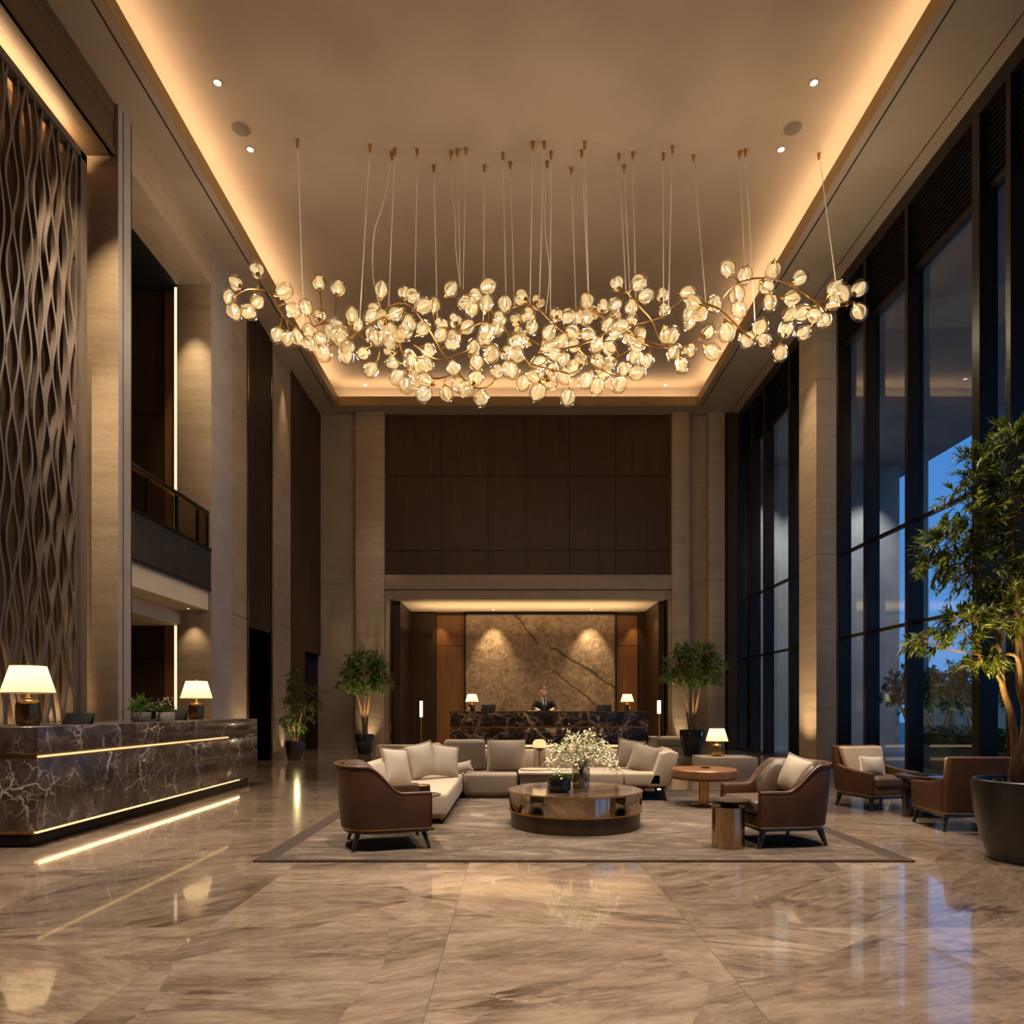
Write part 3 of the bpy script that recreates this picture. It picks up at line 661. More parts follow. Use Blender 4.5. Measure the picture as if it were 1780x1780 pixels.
def skinmesh(name, verts, edges, radii, mat, parent, sub=2, root=0):
    me = bpy.data.meshes.new(name); me.from_pydata([tuple(v) for v in verts], edges, []); ob = bpy.data.objects.new(name, me); COL.objects.link(ob)
    md = ob.modifiers.new('skin', 'SKIN'); md.use_smooth_shade = True
    for i, r in enumerate(radii):
        sv = me.skin_vertices[0].data[i]; sv.radius = r if isinstance(r, tuple) else (r, r); sv.use_root = (i == root)
    sd = ob.modifiers.new('sub', 'SUBSURF'); sd.levels = sub; sd.render_levels = sub
    bake(ob); ob.data.materials.clear(); ob.data.materials.append(mat)
    for p in ob.data.polygons: p.use_smooth = True
    if parent is not None: ob.parent = parent
    return ob
def receptionist():
    o = thing('person', 'man in black suit, white shirt and grey tie standing behind the far desk', 'person', (.92,20.36,0))
    S = 1.15; Z = 1.03
    # local: x to his left (photo right), -y towards the desk
    def head(c, yaw):
        """one closed head: skull, brow, nose, lips, chin and neck, as rings from neck to crown"""
        rings = []; n = 28; H = .245*S
        prof = [(-.44,.064,.066,.012),(-.28,.060,.066,.0),(-.06,.058,.070,.005),(.0,.050,.072,-.020),(.06,.060,.084,-.018),(.14,.066,.092,-.012),(.24,.072,.098,-.006),(.36,.076,.101,0),(.50,.079,.103,.004),(.62,.080,.105,.006),(.74,.079,.104,.008),(.86,.070,.092,.008),(.95,.048,.064,.008),(.995,.016,.022,.008)]
        for t, rx, ry, oy in prof:
            ring = []; rx *= 1.10 if t > -.1 else 1.0
            for k in range(n):
                a = 2*pi*k/n - pi/2
                x, y = rx*S*cos(a), ry*S*sin(a)+oy*S
                fr = max(0, -sin(a))
                nose = math.exp(-(cos(a)/.20)**2)*(sin(a) < 0)
                if .24 <= t <= .5: y -= nose*S*(.020 if t < .3 else .026 if t < .4 else .010)
                if abs(t-.14) < .02: y -= nose*.007*S
                if t == .0: y -= nose*.008*S
                eye = math.exp(-((abs(cos(a))-.42)/.16)**2)*(sin(a) < 0)
                if abs(t-.5) < .01: y += eye*.010*S
                if abs(t-.62) < .01: y -= eye*.004*S
                ear = math.exp(-((abs(cos(a))-1)/.02)**2)*(abs(sin(a)+.0) < .25)
                if .3 < t < .6: x += ear*.016*S*(1 if cos(a) > 0 else -1)
                ring.append((x, y, t*H))
            if t < 0: ring = ring
            rings.append([Vector(p) for p in ring])
        Rz = Matrix.Rotation(yaw,4,'Z') @ Matrix.Rotation(.10,4,'X')
        return [[c+(Rz @ p if t[0] >= 0 else Vector((p.x, p.y+.03*S, p.z))) for p in r] for r, t in zip(rings, prof)]
    hc = Vector((.0,-.05,1.615))
    rings = head(hc, R(12))
    # torso and legs continue from the neck downwards as one body surface
    n = 28
    def ell(z, rx, ry, oy=0): return [Vector((rx*cos(2*pi*k/n-pi/2), ry*sin(2*pi*k/n-pi/2)+oy, z)) for k in range(n)]
    body = [ell(.86*Z,.15*S,.11*S), ell(.98*Z,.17*S,.12*S), ell(1.12*Z,.155*S,.115*S), ell(1.30*Z,.18*S,.125*S), ell(1.40*Z,.19*S,.115*S), ell(1.455*Z,.12*S,.085*S)]
    mb = MB(); mb.loft(body+rings)
    # legs
    for sx in (-1,1):
        mb.tube(cr([(sx*.09*S,0,.90*Z),(sx*.10*S,-.01,.50*Z),(sx*.10*S,.02,.10*Z)],4), [.085*S,.08*S,.075*S,.07*S,.06*S,.055*S,.05*S,.045*S,.042*S], 12)
        mb.tube([(sx*.10*S,.06,.05),(sx*.10*S,-.05,.045),(sx*.105*S,-.16,.035)], [.045,.05,.035], 10)
    # arms with hands: five separate fingers each
    arms = {}
    for sx in (-1,1):
        sh = Vector((sx*.205*S,0,1.40*Z)); el = Vector((sx*.265*S,-.06,1.145*Z+.05)); wr = Vector((sx*.20*S,-.52,DT+.052)); 
        arms[sx] = (sh, el, wr)
        mb.tube(cr([sh,(sh+el)/2,el,(el+wr)/2,wr],3), [.062*S,.06*S,.056*S,.052*S,.05*S,.047*S,.046*S,.045*S,.043*S,.040*S,.037*S,.034*S,.031*S], 12)
        fd = Vector((-sx*.35,-1,0)).normalized(); sd = Vector((-sx*1,.35,0)).normalized()
        palm = wr+fd*.05
        mb.loft([[wr+sd*a*.028+Vector((0,0,b*.018)) for a,b in ((-1,-1),(1,-1),(1,1),(-1,1))],[palm+sd*a*.042+Vector((0,0,b*.016-.012)) for a,b in ((-1,-1),(1,-1),(1,1),(-1,1))],[palm+fd*.055+sd*a*.040+Vector((0,0,b*.013-.018)) for a,b in ((-1,-1),(1,-1),(1,1),(-1,1))]])
        for k, ln in enumerate((.074,.084,.079,.062)):
            q = palm+fd*.045+sd*(.031-.0205*k)+Vector((0,0,-.018))
            mb.tube([q, q+fd*ln*.45+Vector((0,0,.004)), q+fd*ln*.8+Vector((0,0,-.008)), q+fd*ln+Vector((0,0,-.014))], [.0095,.0092,.0085,.006], 8)
        q = wr+fd*.045+sd*.03+Vector((0,0,-.008)); td = (fd*.7+sd*.75).normalized()
        mb.tube([q, q+td*.035, q+td*.055+fd*.012+Vector((0,0,-.006)), q+td*.065+fd*.02+Vector((0,0,-.01))], [.0125,.0115,.010,.007], 8)
    mb.build('body', M['skin'], o, ang=80)
    # eyes and brows as their own small pieces
    Rz = Matrix.Rotation(R(12),4,'Z') @ Matrix.Rotation(.10,4,'X'); H = .245*S
    hm = Matrix.Translation(hc) @ Rz
    mo = MB()
    for sx in (-1,1):
        e = MB(); b = MB(); e.lathe([(0,-.009),(.007,-.005),(.009,0),(.007,.005),(0,.009)], 10, hm @ Matrix.Translation((sx*.033*S,-.086*S,.50*H)))
        b.tube([(sx*.018*S,-.098*S,.575*H),(sx*.034*S,-.098*S,.59*H),(sx*.05*S,-.088*S,.575*H)], .0045, 6, hm)
        e.build('eye', M['screenblk'], o); b.build('eyebrow', M['hair'], o)
    mo.tube([(-.022*S,-.094*S,.185*H),(0,-.103*S,.19*H),(.022*S,-.094*S,.185*H)], .004, 6, hm)
    mo.build('lips', plain('lips', srgb(160,98,78)), o)
    # short hair cap
    hr = MB(); rr = []
    for t, rx, ry, oy, fcut in ((.40,.089,.096,.022,.30),(.58,.095,.108,.015,.30),(.72,.095,.112,.010,.70),(.84,.088,.110,.006,1),(.96,.064,.082,.008,1),(1.06,.022,.028,.008,1)):
        ring = []
        for k in range(28):
            a = 2*pi*k/28-pi/2; x, y = rx*S*cos(a), ry*S*sin(a)+oy*S
            if fcut < 1 and sin(a) < -.15: y *= fcut*.8; x *= .92
            ring.append(hm @ Vector((x,y,t*H)))
        rr.append(ring)
    hr.loft(rr); hr.build('hair', M['hair'], o, ang=60)
    # jacket: torso shell with a V opening, lapels, sleeves
    j = MB(); n = 32; tors = []
    for z, rx, ry in ((.84,.185,.145),(.98,.190,.150),(1.10,.178,.142),(1.22,.190,.146),(1.33,.212,.148),(1.40,.214,.136),(1.435,.180,.118),(1.475,.105,.092),(1.50,.080,.085)):
        tors.append([Vector((rx*S*cos(2*pi*k/n-pi/2), ry*S*sin(2*pi*k/n-pi/2), z*Z)) for k in range(n)])
    vs0 = [p for r in tors for p in r]; fs = []
    for a in range(len(tors)-1):
        for k in range(n):
            k2 = (k+1)%n; open_ = min(k, n-1-k) < {0:0,1:0,2:0,3:1,4:2,5:3,6:3,7:4}.get(a,0)
            if not open_: fs.append((a*n+k, a*n+k2, (a+1)*n+k2, (a+1)*n+k))
    j.add(vs0, fs)
    for sx in (-1,1):
        sh, el, wr = arms[sx]
        j.tube(cr([sh+Vector((-sx*.03,0,.005)),(sh+el)/2+Vector((sx*.005,0,0)),el,(el+wr)/2,wr-(wr-el)*.10],3), [.078*S,.078*S,.076*S,.073*S,.07*S,.068*S,.066*S,.064*S,.062*S,.059*S,.056*S,.053*S,.050*S], 14)
    jo = j.build('jacket', M['suit'], o, ang=60)
    lp = MB()
    for sx in (-1,1):
        lp.add([(sx*.052*S,-.120*S,1.475*Z),(sx*.095*S,-.128*S,1.40*Z),(sx*.085*S,-.148*S,1.30*Z),(sx*.004,-.158*S,1.14*Z),(sx*.045*S,-.140*S,1.35*Z)], [(0,1,4),(1,2,4),(2,3,4)])
    lp.build('lapel', M['suit'], jo, smooth=False, recalc=False)
    MB().lathe([(0,0),(.011,.002),(.011,.006),(0,.008)], 10, Matrix.Translation((.105*S,-.142*S,1.37*Z)) @ Matrix.Rotation(pi/2,4,'X')).build('lapel_pin', M['gold'], jo)
    sh_ = MB(); sv = []
    for z, rx, ry in ((1.12,.120,.1385),(1.22,.150,.138),(1.33,.170,.137),(1.40,.165,.124),(1.44,.12,.104),(1.50,.068,.078),(1.525,.067,.076)):
        sv.append([Vector((rx*S*sin(t), -ry*S*cos(t), z*Z)) for t in [(-1+2*q/16)*1.25 for q in range(17)]])
    sh_.loft(sv, closed_ring=False, caps=False)
    for sx in (-1,1): sh_.add([(sx*.01,-.092*S,1.49*Z),(sx*.062*S,-.055*S,1.535*Z),(sx*.07*S,-.09*S,1.475*Z),(sx*.035*S,-.118*S,1.445*Z)], [(0,1,2,3)])
    sh_.build('shirt', M['shirt'], o, recalc=False)
    t_ = MB(); t_.prism([(-.020*S,-.122*S),(.020*S,-.122*S),(.016*S,-.100*S),(-.016*S,-.100*S)],1.44*Z,1.485*Z,[(-.026*S,-.104*S),(.026*S,-.104*S),(.02*S,-.085*S),(-.02*S,-.085*S)])
    t_.loft([[(-.030*S,-.152*S,1.15*Z),(.030*S,-.152*S,1.15*Z),(.030*S,-.143*S,1.15*Z),(-.030*S,-.143*S,1.15*Z)],[(-.030*S,-.153*S,1.30*Z),(.030*S,-.153*S,1.30*Z),(.030*S,-.143*S,1.30*Z),(-.030*S,-.143*S,1.30*Z)],[(-.018*S,-.126*S,1.44*Z),(.018*S,-.126*S,1.44*Z),(.018*S,-.115*S,1.44*Z),(-.018*S,-.115*S,1.44*Z)]])
    t_.build('tie', M['tie'], o, smooth=False)
    for sx in (-1,1):
        sh, el, wr = arms[sx]; d = (wr-el); MB().tube([wr-d*.12, wr-d*.03], .046*S, 14).build('shirt_cuff', M['shirt'], o)
    tr = MB()
    for sx in (-1,1): tr.tube(cr([(sx*.09*S,0,.93*Z),(sx*.10*S,-.01,.50*Z),(sx*.10*S,.02,.07)],4), [.10*S,.10*S,.098*S,.09*S,.082*S,.076*S,.072*S,.07*S,.068*S], 14)
    tr.build('trousers', M['suit'], o)
    return o
receptionist()
# ================================================================== RUG AND SEATING
o = thing('area_rug', 'large taupe abstract-patterned rug with a plain darker border under the seating', 'rug')
rx0,rx1,ry0,ry1 = -2.11,3.26,5.55,10.35
MB().box(rx0+.16,rx1-.16,ry0+.03,ry1-.16,.001,.016).build('rug_pile', M['rug'], o, smooth=False)
m = MB(); m.box(rx0,rx0+.16,ry0,ry1,.001,.015); m.box(rx1-.16,rx1,ry0,ry1,.001,.015); m.box(rx0+.16,rx1-.16,ry1-.16,ry1,.001,.015); m.box(rx0+.16,rx1-.16,ry0,ry0+.03,.001,.015)
m.build('rug_border', M['rug_edge'], o, smooth=False)
RG = .016

def barrel_chair(label, loc, rz, group=None):
    o = thing('armchair', label, 'armchair', loc, rz, group)
    # plan path, open at the front (+x)
    def path(n=64, off=0.0):
        out = []
        for i in range(n+1):
            t = -1+2*i/n
            if abs(t) > .62:
                u = (abs(t)-.62)/.38; x = -.08+u*.43; y = .375-.02*u
                nrm = Vector((0,1 if t > 0 else -1,0)); p = Vector((x, y*(1 if t > 0 else -1), 0))
            else:
                a = t/.62*pi/2; c, s_ = cos(a), sin(a)
                p = Vector((-.08-.32*abs(c)**.8, .375*(1 if s_ > 0 else -1)*abs(s_)**.8, 0)); nrm = Vector((-c*1.1,s_,0)).normalized()
            out.append((p+nrm*off, nrm))
        return out
    def hgt(x):
        u = min(1,max(0,(.10-x)/.30)); u = u*u*(3-2*u); return .505+.235*u+.02*max(0,-x-.1)
    P0 = path(); rings = []
    for p, nn in P0:
        h = hgt(p.x); fl = lambda z: nn*((z-.19)*(.10 if p.x < 0 else .05))
        k = .055
        prof = [(0,.19),(0,.32),(0,.45),(-.004,h-.035),(-.014,h-.010),(-.030,h),(-k+.008,h-.006),(-k,h-.03),(-k,.40),(-k,.19)]
        rings.append([p+nn*a+fl(z)+Vector((0,0,z)) for a, z in prof])
    MB().loft(rings).build('shell', M['leather'], o, ang=70)
    pp = MB(); pp.tube([p+nn*(-.004+(hgt(p.x)-.2)*(.10 if p.x < 0 else .05))+Vector((0,0,hgt(p.x)-.006)) for p, nn in P0], .006, 6); pp.build('piping', M['tan'], o)
    for s_ in (-1,1): MB().tube([(.352,s_*.37,.20),(.354,s_*.368,.40),(.352,s_*.362,.49)], .005, 6).build('arm_trim', M['brass_dk'], o)
    # inner back cushion
    rings = []
    for p, nn in path(40, -.062):
        if p.x > .02: continue
        h = hgt(p.x)-.01; th = .10*(1-.45*max(0,(p.x+.1)/.14))
        fl = lambda z: nn*((z-.19)*.10)
        rings.append([p+nn*a+fl(z)+Vector((0,0,z)) for a, z in ((0,.38),(0,h-.04),(-th*.25,h+.008),(-th*.7,h-.004),(-th,h-.06),(-th*1.25,.5),(-th*1.1,.38))])
    MB().loft(rings).build('back_cushion', M['leather_d'], o, ang=75)
    MB().box(-.26,.375,-.305,.305,.295,.415).build('seat_cushion', M['leather_d'], o, bevel=.038, seg=4)
    MB().box(-.28,.355,-.315,.315,.195,.295).build('seat_base', M['leather'], o, bevel=.02, seg=3)
    base = [(p*.985).to_tuple() for p, nn in P0[::2]]
    pts = [(x,y) for x,y,_ in base]
    MB().prism([(x*.97,y*.97) for x,y in pts], .15, .182).build('base_frame', M['legwood'], o, bevel=.004)
    MB().prism(pts, .180, .192).build('base_trim', M['gold'], o, smooth=False)
    for lx,ly in ((.29,.29),(.29,-.29),(-.27,.27),(-.27,-.27)):
        l = MB(); l.loft([[Vector((lx*(1+.18*(1-z/.16))+a*w,ly*(1+.12*(1-z/.16))+b*w,z)) for a,b in ((-1,-1),(1,-1),(1,1),(-1,1))] for z,w in ((0,.012),(.16,.024))])
        l.build('leg', M['legwood'], o, bevel=.003)
    return o
ac1 = barrel_chair('brown leather armchair with its back turned, left of the round coffee table', (-1.16,6.25,RG), R(17))
ac2 = dup(ac1, (2.44,6.38,RG), pi+R(10), 'brown leather armchair holding a pale cushion, right of the round coffee table')

def square_chair(label, loc, rz, group=None):
    o = thing('armchair', label, 'armchair', loc, rz, group)      # front = -y
    # leaning back panel
    b = MB(); b.loft([[Vector((sx*w, y+d, z)) for sx,d in ((-1,.0),(1,.0),(1,.11),(-1,.11))] for w,y,z in ((.35,.20,.19),(.355,.24,.46),(.335,.31,.765))])
    b.build('outer_back', M['leather'], o, bevel=.022, seg=3)
    b = MB(); b.loft([[Vector((sx*w, y+d, z)) for sx,d in ((-1,-.085),(1,-.085),(1,.01),(-1,.01))] for w,y,z in ((.275,.185,.36),(.29,.225,.50),(.315,.30,.755))])
    b.build('back_cushion', M['leather_b'], o, bevel=.03, seg=3)['label'] = 'pale beige inner back'
    for sx in (-1,1):
        a = MB(); a.loft([[Vector((sx*(.30+dx), y, z)) for dx,z in ((0,.19),(.065,.19),(.072,h),(0,h))] for y,h in ((-.33,.465),(-.1,.475),(.12,.50),(.26,.54))])
        a.build('arm', M['leather'], o, bevel=.014, seg=3)
    MB().box(-.295,.295,-.36,.22,.29,.405).build('seat_cushion', M['leather_d'], o, bevel=.035, seg=4)
    MB().box(-.30,.30,-.335,.25,.19,.29).build('seat_base', M['leather_d'], o, bevel=.015)
    MB().box(-.345,.345,-.335,.285,.178,.192).build('base_trim', M['gold'], o, smooth=False)
    MB().box(-.335,.335,-.325,.275,.145,.178).build('base_frame', M['legwood'], o, smooth=False)
    for lx,ly in ((.31,-.29),(-.31,-.29),(.31,.25),(-.31,.25)):
        l = MB(); l.loft([[Vector((lx*(1+.10*(1-z/.16))+a*w,ly*(1+.13*(1-z/.16))+c*w,z)) for a,c in ((-1,-1),(1,-1),(1,1),(-1,1))] for z,w in ((0,.013),(.16,.023))])
        l.build('leg', M['legwood'], o, bevel=.003)
    return o
sc1 = square_chair('beige and brown armchair facing the room beside the window, holding a small cushion', (4.58,8.66,0), R(14))
sc2 = dup(sc1, (4.72,7.18,0), pi-R(4), 'brown armchair seen from behind, beside the big black tree pot')

def cushion(label, mat, loc, w, h, t, rx=0, ry=0, rz=0, seed=0, group=None, cat='cushion', pin=.085):
    """square scatter cushion: upright in its own x-z plane, facing -y"""
    rng = random.Random(seed); m = MB(); n = 16; vs = []; fs = []
    for side in (1,-1):
        for j in range(n+1):
            for i in range(n+1):
                u, v = -1+2*i/n, -1+2*j/n
                k = (max(0,1-abs(u)**2.2)*max(0,1-abs(v)**2.2))**.6
                px = 1-pin*(1-abs(v)**2)*abs(u); pz = 1-pin*(1-abs(u)**2)*abs(v)
                wr = .012*sin(5*u+seed+3*v)*k*t*4
                vs.append((u*w/2*px, -side*(t/2*k+wr*.3), v*h/2*pz))
    N = (n+1)**2
    for s_ in (0,1):
        for j in range(n):
            for i in range(n):
                a = s_*N+j*(n+1)+i; q = (a,a+1,a+n+2,a+n+1); fs.append(q if s_ == 0 else q[::-1])
    E = [i for i in range(n)]+[n+(n+1)*j for j in range(n)]+[N-1-i for i in range(n)]+[(n+1)*(n-j) for j in range(n)]
    for a, b in zip(E, E[1:]+E[:1]): fs.append((b,a,a+N,b+N))
    m.add(vs, fs)
    o = thing('throw_cushion', label, cat, loc, 0, group); o.rotation_euler = Euler((rx,ry,rz),'XYZ')
    m.build('cover', mat, o, ang=80)
    p = MB(); p.tube([Vector(vs[i]) for i in E]+[Vector(vs[E[0]])], .005, 6, cap=False); p.build('piping', mat, o)
    return o

# ---- sectional sofa
o = thing('sectional_sofa', 'large pale greige L-shaped sofa with chaise behind the round coffee table', 'sofa', (0,0,RG))
fab = M['fabric']
MB().prism([(-1.55,7.30),(-.70,7.26),(-.69,9.40),(-.69,9.98),(-1.12,9.98)], .075, .33).build('chaise_seat', fab, o, bevel=.045, seg=4)
MB().prism([(-1.50,7.36),(-.74,7.33),(-.73,9.40),(-1.2,9.9)], .05, .078).build('chaise_trim', M['gold'], o, smooth=False)
m = MB(); A, B = Vector((-1.74,7.22,0)), Vector((-1.22,10.22,0)); d = (B-A).normalized(); nr = Vector((d.y,-d.x,0)); rg = []
for i in range(9):
    t = i/8; p = A+(B-A)*t; zt = .62+.10*t
    rg.append([p+Vector((0,0,.09)), p+nr*.26+Vector((0,0,.09)), p+nr*.24+Vector((0,0,.36)), p+nr*.17+Vector((0,0,zt-.03)), p+nr*.12+Vector((0,0,zt)), p+nr*.05+Vector((0,0,zt)), p+nr*.0+Vector((0,0,zt-.04))])
m.loft(rg); m.build('left_back', fab, o, bevel=.0, ang=50)
MB().box(-.685,.06,9.36,10.0,.05,.335).build('seat_left', M['fabric2'], o, bevel=.04, seg=4)
MB().box(-.66,.04,9.40,9.95,.03,.052).build('seat_trim', M['gold'], o, smooth=False)
m = MB(); m.loft([[Vector((x,y,z)) for y,z in ((9.98,.08),(9.94,.36),(9.97,.60),(10.02,.635),(10.12,.635),(10.18,.60),(10.20,.08))] for x in (-1.24,-.5,.3,1.2,2.2)]); m.build('main_back', fab, o, ang=50)
m = MB(); m.box(.98,1.47,9.08,10.0,.195,.375); m.build('seat_middle', fab, o, bevel=.035, seg=4)
m = MB(); m.box(1.475,1.98,9.08,10.0,.195,.375); m.build('seat_right', fab, o, bevel=.035, seg=4)
m = MB(); m.loft([[Vector((1.78+a,y,.19)),Vector((2.06+a,y,.19)),Vector((2.16+a,y,.42)),Vector((2.20+a,y,.64)),Vector((2.08+a,y,.665)),Vector((1.96+a,y,.63)),Vector((1.88+a,y,.40))] for y,a in ((9.08,0),(9.4,.03),(9.9,.10),(10.2,.14))]); m.build('right_arm', fab, o, bevel=.02, seg=2, ang=50)
MB().prism([(1.0,9.12),(2.04,9.12),(2.12,10.1),(1.0,10.1)], .165, .195).build('base_rail', M['bronze'], o, bevel=.004)
for lx,ly in ((-1.45,7.40),(-.78,7.40),(-.76,8.75),(-.76,9.3)):
    MB().lathe([(.014,0),(.018,.06)],10,Matrix.Translation((lx,ly,0))).build('leg', M['brass_dk'], o)
for lx,ly,k in ((2.0,9.16,.03),(1.06,9.16,0),(2.05,9.95,.03),(1.06,10.0,0),(1.82,9.6,0)):
    MB().loft([[Vector((lx+k+a*.012,ly+b*.012,0)) for a,b in ((-1,-1),(1,-1),(1,1),(-1,1))],[Vector((lx+a*.022,ly+b*.022,.168)) for a,b in ((-1,-1),(1,-1),(1,1),(-1,1))]]).build('leg', M['legwood'], o)
for lx,ly in ((-1.15,10.12),(-.2,10.12)):
    MB().box(lx-.03,lx+.03,ly-.04,ly+.04,0,.09).build('leg', M['legwood'], o)
m = MB(); m.box(-.66,.03,9.38,9.95,0,.04); m.build('plinth', M['legwood'], o, smooth=False)
m = MB(); m.box(-1.0,-.40,9.80,9.96,.34,.785); m.build('back_cushion', M['fabric2'], o, bevel=.06, seg=4)

G = 'scatter cushions on the pale sofa'
cushion('pale square cushion nearest the armchair on the sofa chaise', M['cushion'], (-1.36,7.95,.575), .42,.44,.17, R(-18), R(6), R(52), 1, G)
cushion('pale square cushion in the middle of the chaise, leaning on the back', M['cushion'], (-1.17,8.72,.59), .44,.45,.17, R(-16), R(-8), R(42), 2, G)
cushion('pale square cushion at the inner end of the chaise, overlapping its neighbour', M['cushion'], (-.90,8.95,.565), .42,.44,.16, R(-20), R(10), R(30), 3, G)
cushion('small crumpled cushion in the corner of the sofa', M['cushion'], (-.70,9.50,.43), .27,.16,.11, R(-30), R(-12), R(10), 4, G, pin=.12)
cushion('large taupe square cushion upright beside the marble tray table', M['cushion2'], (-.10,9.76,.575), .55,.45,.17, R(-9), 0, 0, 5, G, pin=.03)
cushion('grey-beige cushion behind another at the right end of the sofa', M['cushion2'], (1.66,9.72,.60), .40,.42,.15, R(-12), R(9), R(-14), 6, G)
cushion('front grey-beige cushion leaning at the right end of the sofa', M['cushion2'], (1.80,9.42,.555), .40,.40,.15, R(-18), R(14), R(-24), 7, G)
cushion('pale square cushion on the right leather armchair', M['cushion'], (2.66,6.46,.625), .42,.36,.15, R(-20), R(8), R(-78), 8)
cushion('small pale lumbar cushion on the beige window armchair', M['cushion'], (4.53,8.66,.52), .38,.25,.12, R(-14), R(3), R(14), 9)

# ---- coffee table
def rnd(r0, r1, z0, z1, n=72): return MB().lathe([(r0,z0),(r1,z1)], n)
o = thing('coffee_table', 'large round mirrored metal coffee table in the centre of the rug', 'coffee table', (.655,7.26,RG))
rnd(.68,.68,0,.165).build('base', M['bronze'], o)
rnd(.705,.705,.165,.180).build('brass_ring', M['gold'], o)
rnd(.702,.702,.180,.368).build('mirror_band', M['chrome'], o)
MB().lathe([(.706,.360),(.712,.366),(.712,.372),(.700,.374)], 72).build('rim', M['gold'], o)
rnd(.698,.698,.366,.378).build('tabletop', M['tabletop'], o)
TT = RG+.378
o = thing('glass_vase', 'clear smoked glass vase of white flowers on the coffee table', 'vase', (.70,7.07,TT+.001))
MB().lathe([(.072,0),(.085,.012),(.093,.10),(.092,.20),(.086,.262),(.081,.262),(.087,.20),(.088,.10),(.078,.02),(0,.018)], 32).build('vase_body', M['vase_glass'], o)
MB().lathe([(0,.02),(.076,.022),(.086,.10),(.086,.12),(0,.12)], 24).build('water', thin_glass('water', (.86,.86,.78,1)), o)
rng = random.Random(5)
o = thing('flower_bouquet', 'full bouquet of tiny white blossoms in the glass vase', 'flowers', (.70,7.07,TT+.03))
st = MB(); bl = MB(); lf = MB()
for i in range(64):
    a = rng.uniform(0,2*pi); r = .33*sqrt(rng.random()); top = Vector((r*cos(a), r*sin(a), .53-.95*r*r*1.6+rng.uniform(-.08,.05)))
    if i > 54: top = Vector((.36*cos(a), .36*sin(a), rng.uniform(.20,.34)))
    p = cr([Vector((-.04*cos(a),-.04*sin(a),.0)), Vector((.03*cos(a),.03*sin(a),.22)), top*.75+Vector((0,0,.12)), top], 4)
    st.tube(p, .0022, 4, cap=False)
    for k in range(26):
        q = top+Vector((rng.gauss(0,.032),rng.gauss(0,.032),rng.gauss(-.02,.036)))
        Mx = Matrix.Translation(q) @ Euler((rng.uniform(-1,1),rng.uniform(-1,1),0)).to_matrix().to_4x4()
        bl.lathe([(0,-.006),(.004,-.002),(.011*rng.uniform(.7,1.2),.006),(.004,.005),(0,.003)], 5, Mx, closed=False)
        if k % 5 == 0: st.tube([p[-3], q], .0012, 3, cap=False)
    for k in range(3):
        q = p[len(p)*2//3]; lf.leaf(q, Vector((cos(a)+rng.uniform(-.7,.7), sin(a)+rng.uniform(-.7,.7), .5)), Vector((0,0,1)), .07, .016)
st.build('stems', M['stem'], o, recalc=False); bl.build('blossoms', M['petal'], o, recalc=False); lf.build('leaves', M['leaf_s'], o, recalc=False)
o = thing('bowl_planter', 'glossy black bowl planter with a green succulent on the coffee table', 'planter', (.47,7.02,TT+.001))
MB().lathe([(.09,0),(.115,.015),(.122,.06),(.120,.12),(.112,.135),(.104,.135),(.106,.11),(0,.108)], 40).build('bowl', M['pot'], o)
MB().lathe([(0,.106),(.104,.112)],24).build('soil', M['soil'], o)
m = MB()
for i in range(60):
    a = rng.uniform(0,2*pi); r = rng.uniform(0,.07); m.leaf(Vector((r*cos(a)+.02,r*sin(a),.11)), Vector((cos(a)*.6,sin(a)*.6,1.1)), Vector((cos(a),sin(a),0)), rng.uniform(.05,.10), .022)
m.build('leaves', M['leaf_s'], o, recalc=False)

# ---- small tables
o = thing('drum_table', 'champagne metal cylinder side table in front of the right leather armchair', 'side table', (1.915,6.10,RG))
MB().lathe([(.142,0),(.142,.36),(.138,.364)],48).build('drum', M['steel_g'], o)
o = thing('shallow_dish', 'dark shallow metal dish on the cylinder side table', 'dish', (1.93,6.10,RG+.366))
MB().lathe([(.075,0),(.08,.012),(.13,.030),(.182,.052),(.180,.056),(.125,.038),(0,.03)],40).build('dish_body', M['bronze'], o)
o = thing('side_table', 'small round brass-rimmed side table behind the left leather armchair', 'side table', (-.90,6.95,RG))
MB().lathe([(.10,0),(.10,.012),(.02,.02)],24).build('base', M['brass_dk'], o); MB().lathe([(.014,.015),(.014,.35)],12).build('pedestal', M['brass_dk'], o)
MB().lathe([(.155,.345),(.165,.35),(.165,.362),(.15,.362)],40).build('tabletop', M['table_dk'], o); MB().lathe([(.160,.348),(.169,.352),(.169,.360),(.160,.364)],40,closed=False).build('rim', M['gold'], o)
o = thing('canister', 'short dark bronze canister with brass bands on the small side table', 'canister', (-.91,6.97,RG+.363))
MB().lathe([(.06,0),(.066,.01),(.066,.085),(.05,.09)],28).build('canister_body', M['bronze'], o)
MB().lathe([(.0665,.0),(.068,.0),(.068,.01),(.0665,.01)],28,closed=False).build('brass_band', M['gold'], o); MB().lathe([(.0,.095),(.055,.095),(.067,.088),(.067,.078)],28,closed=False).build('lid', M['gold'], o)

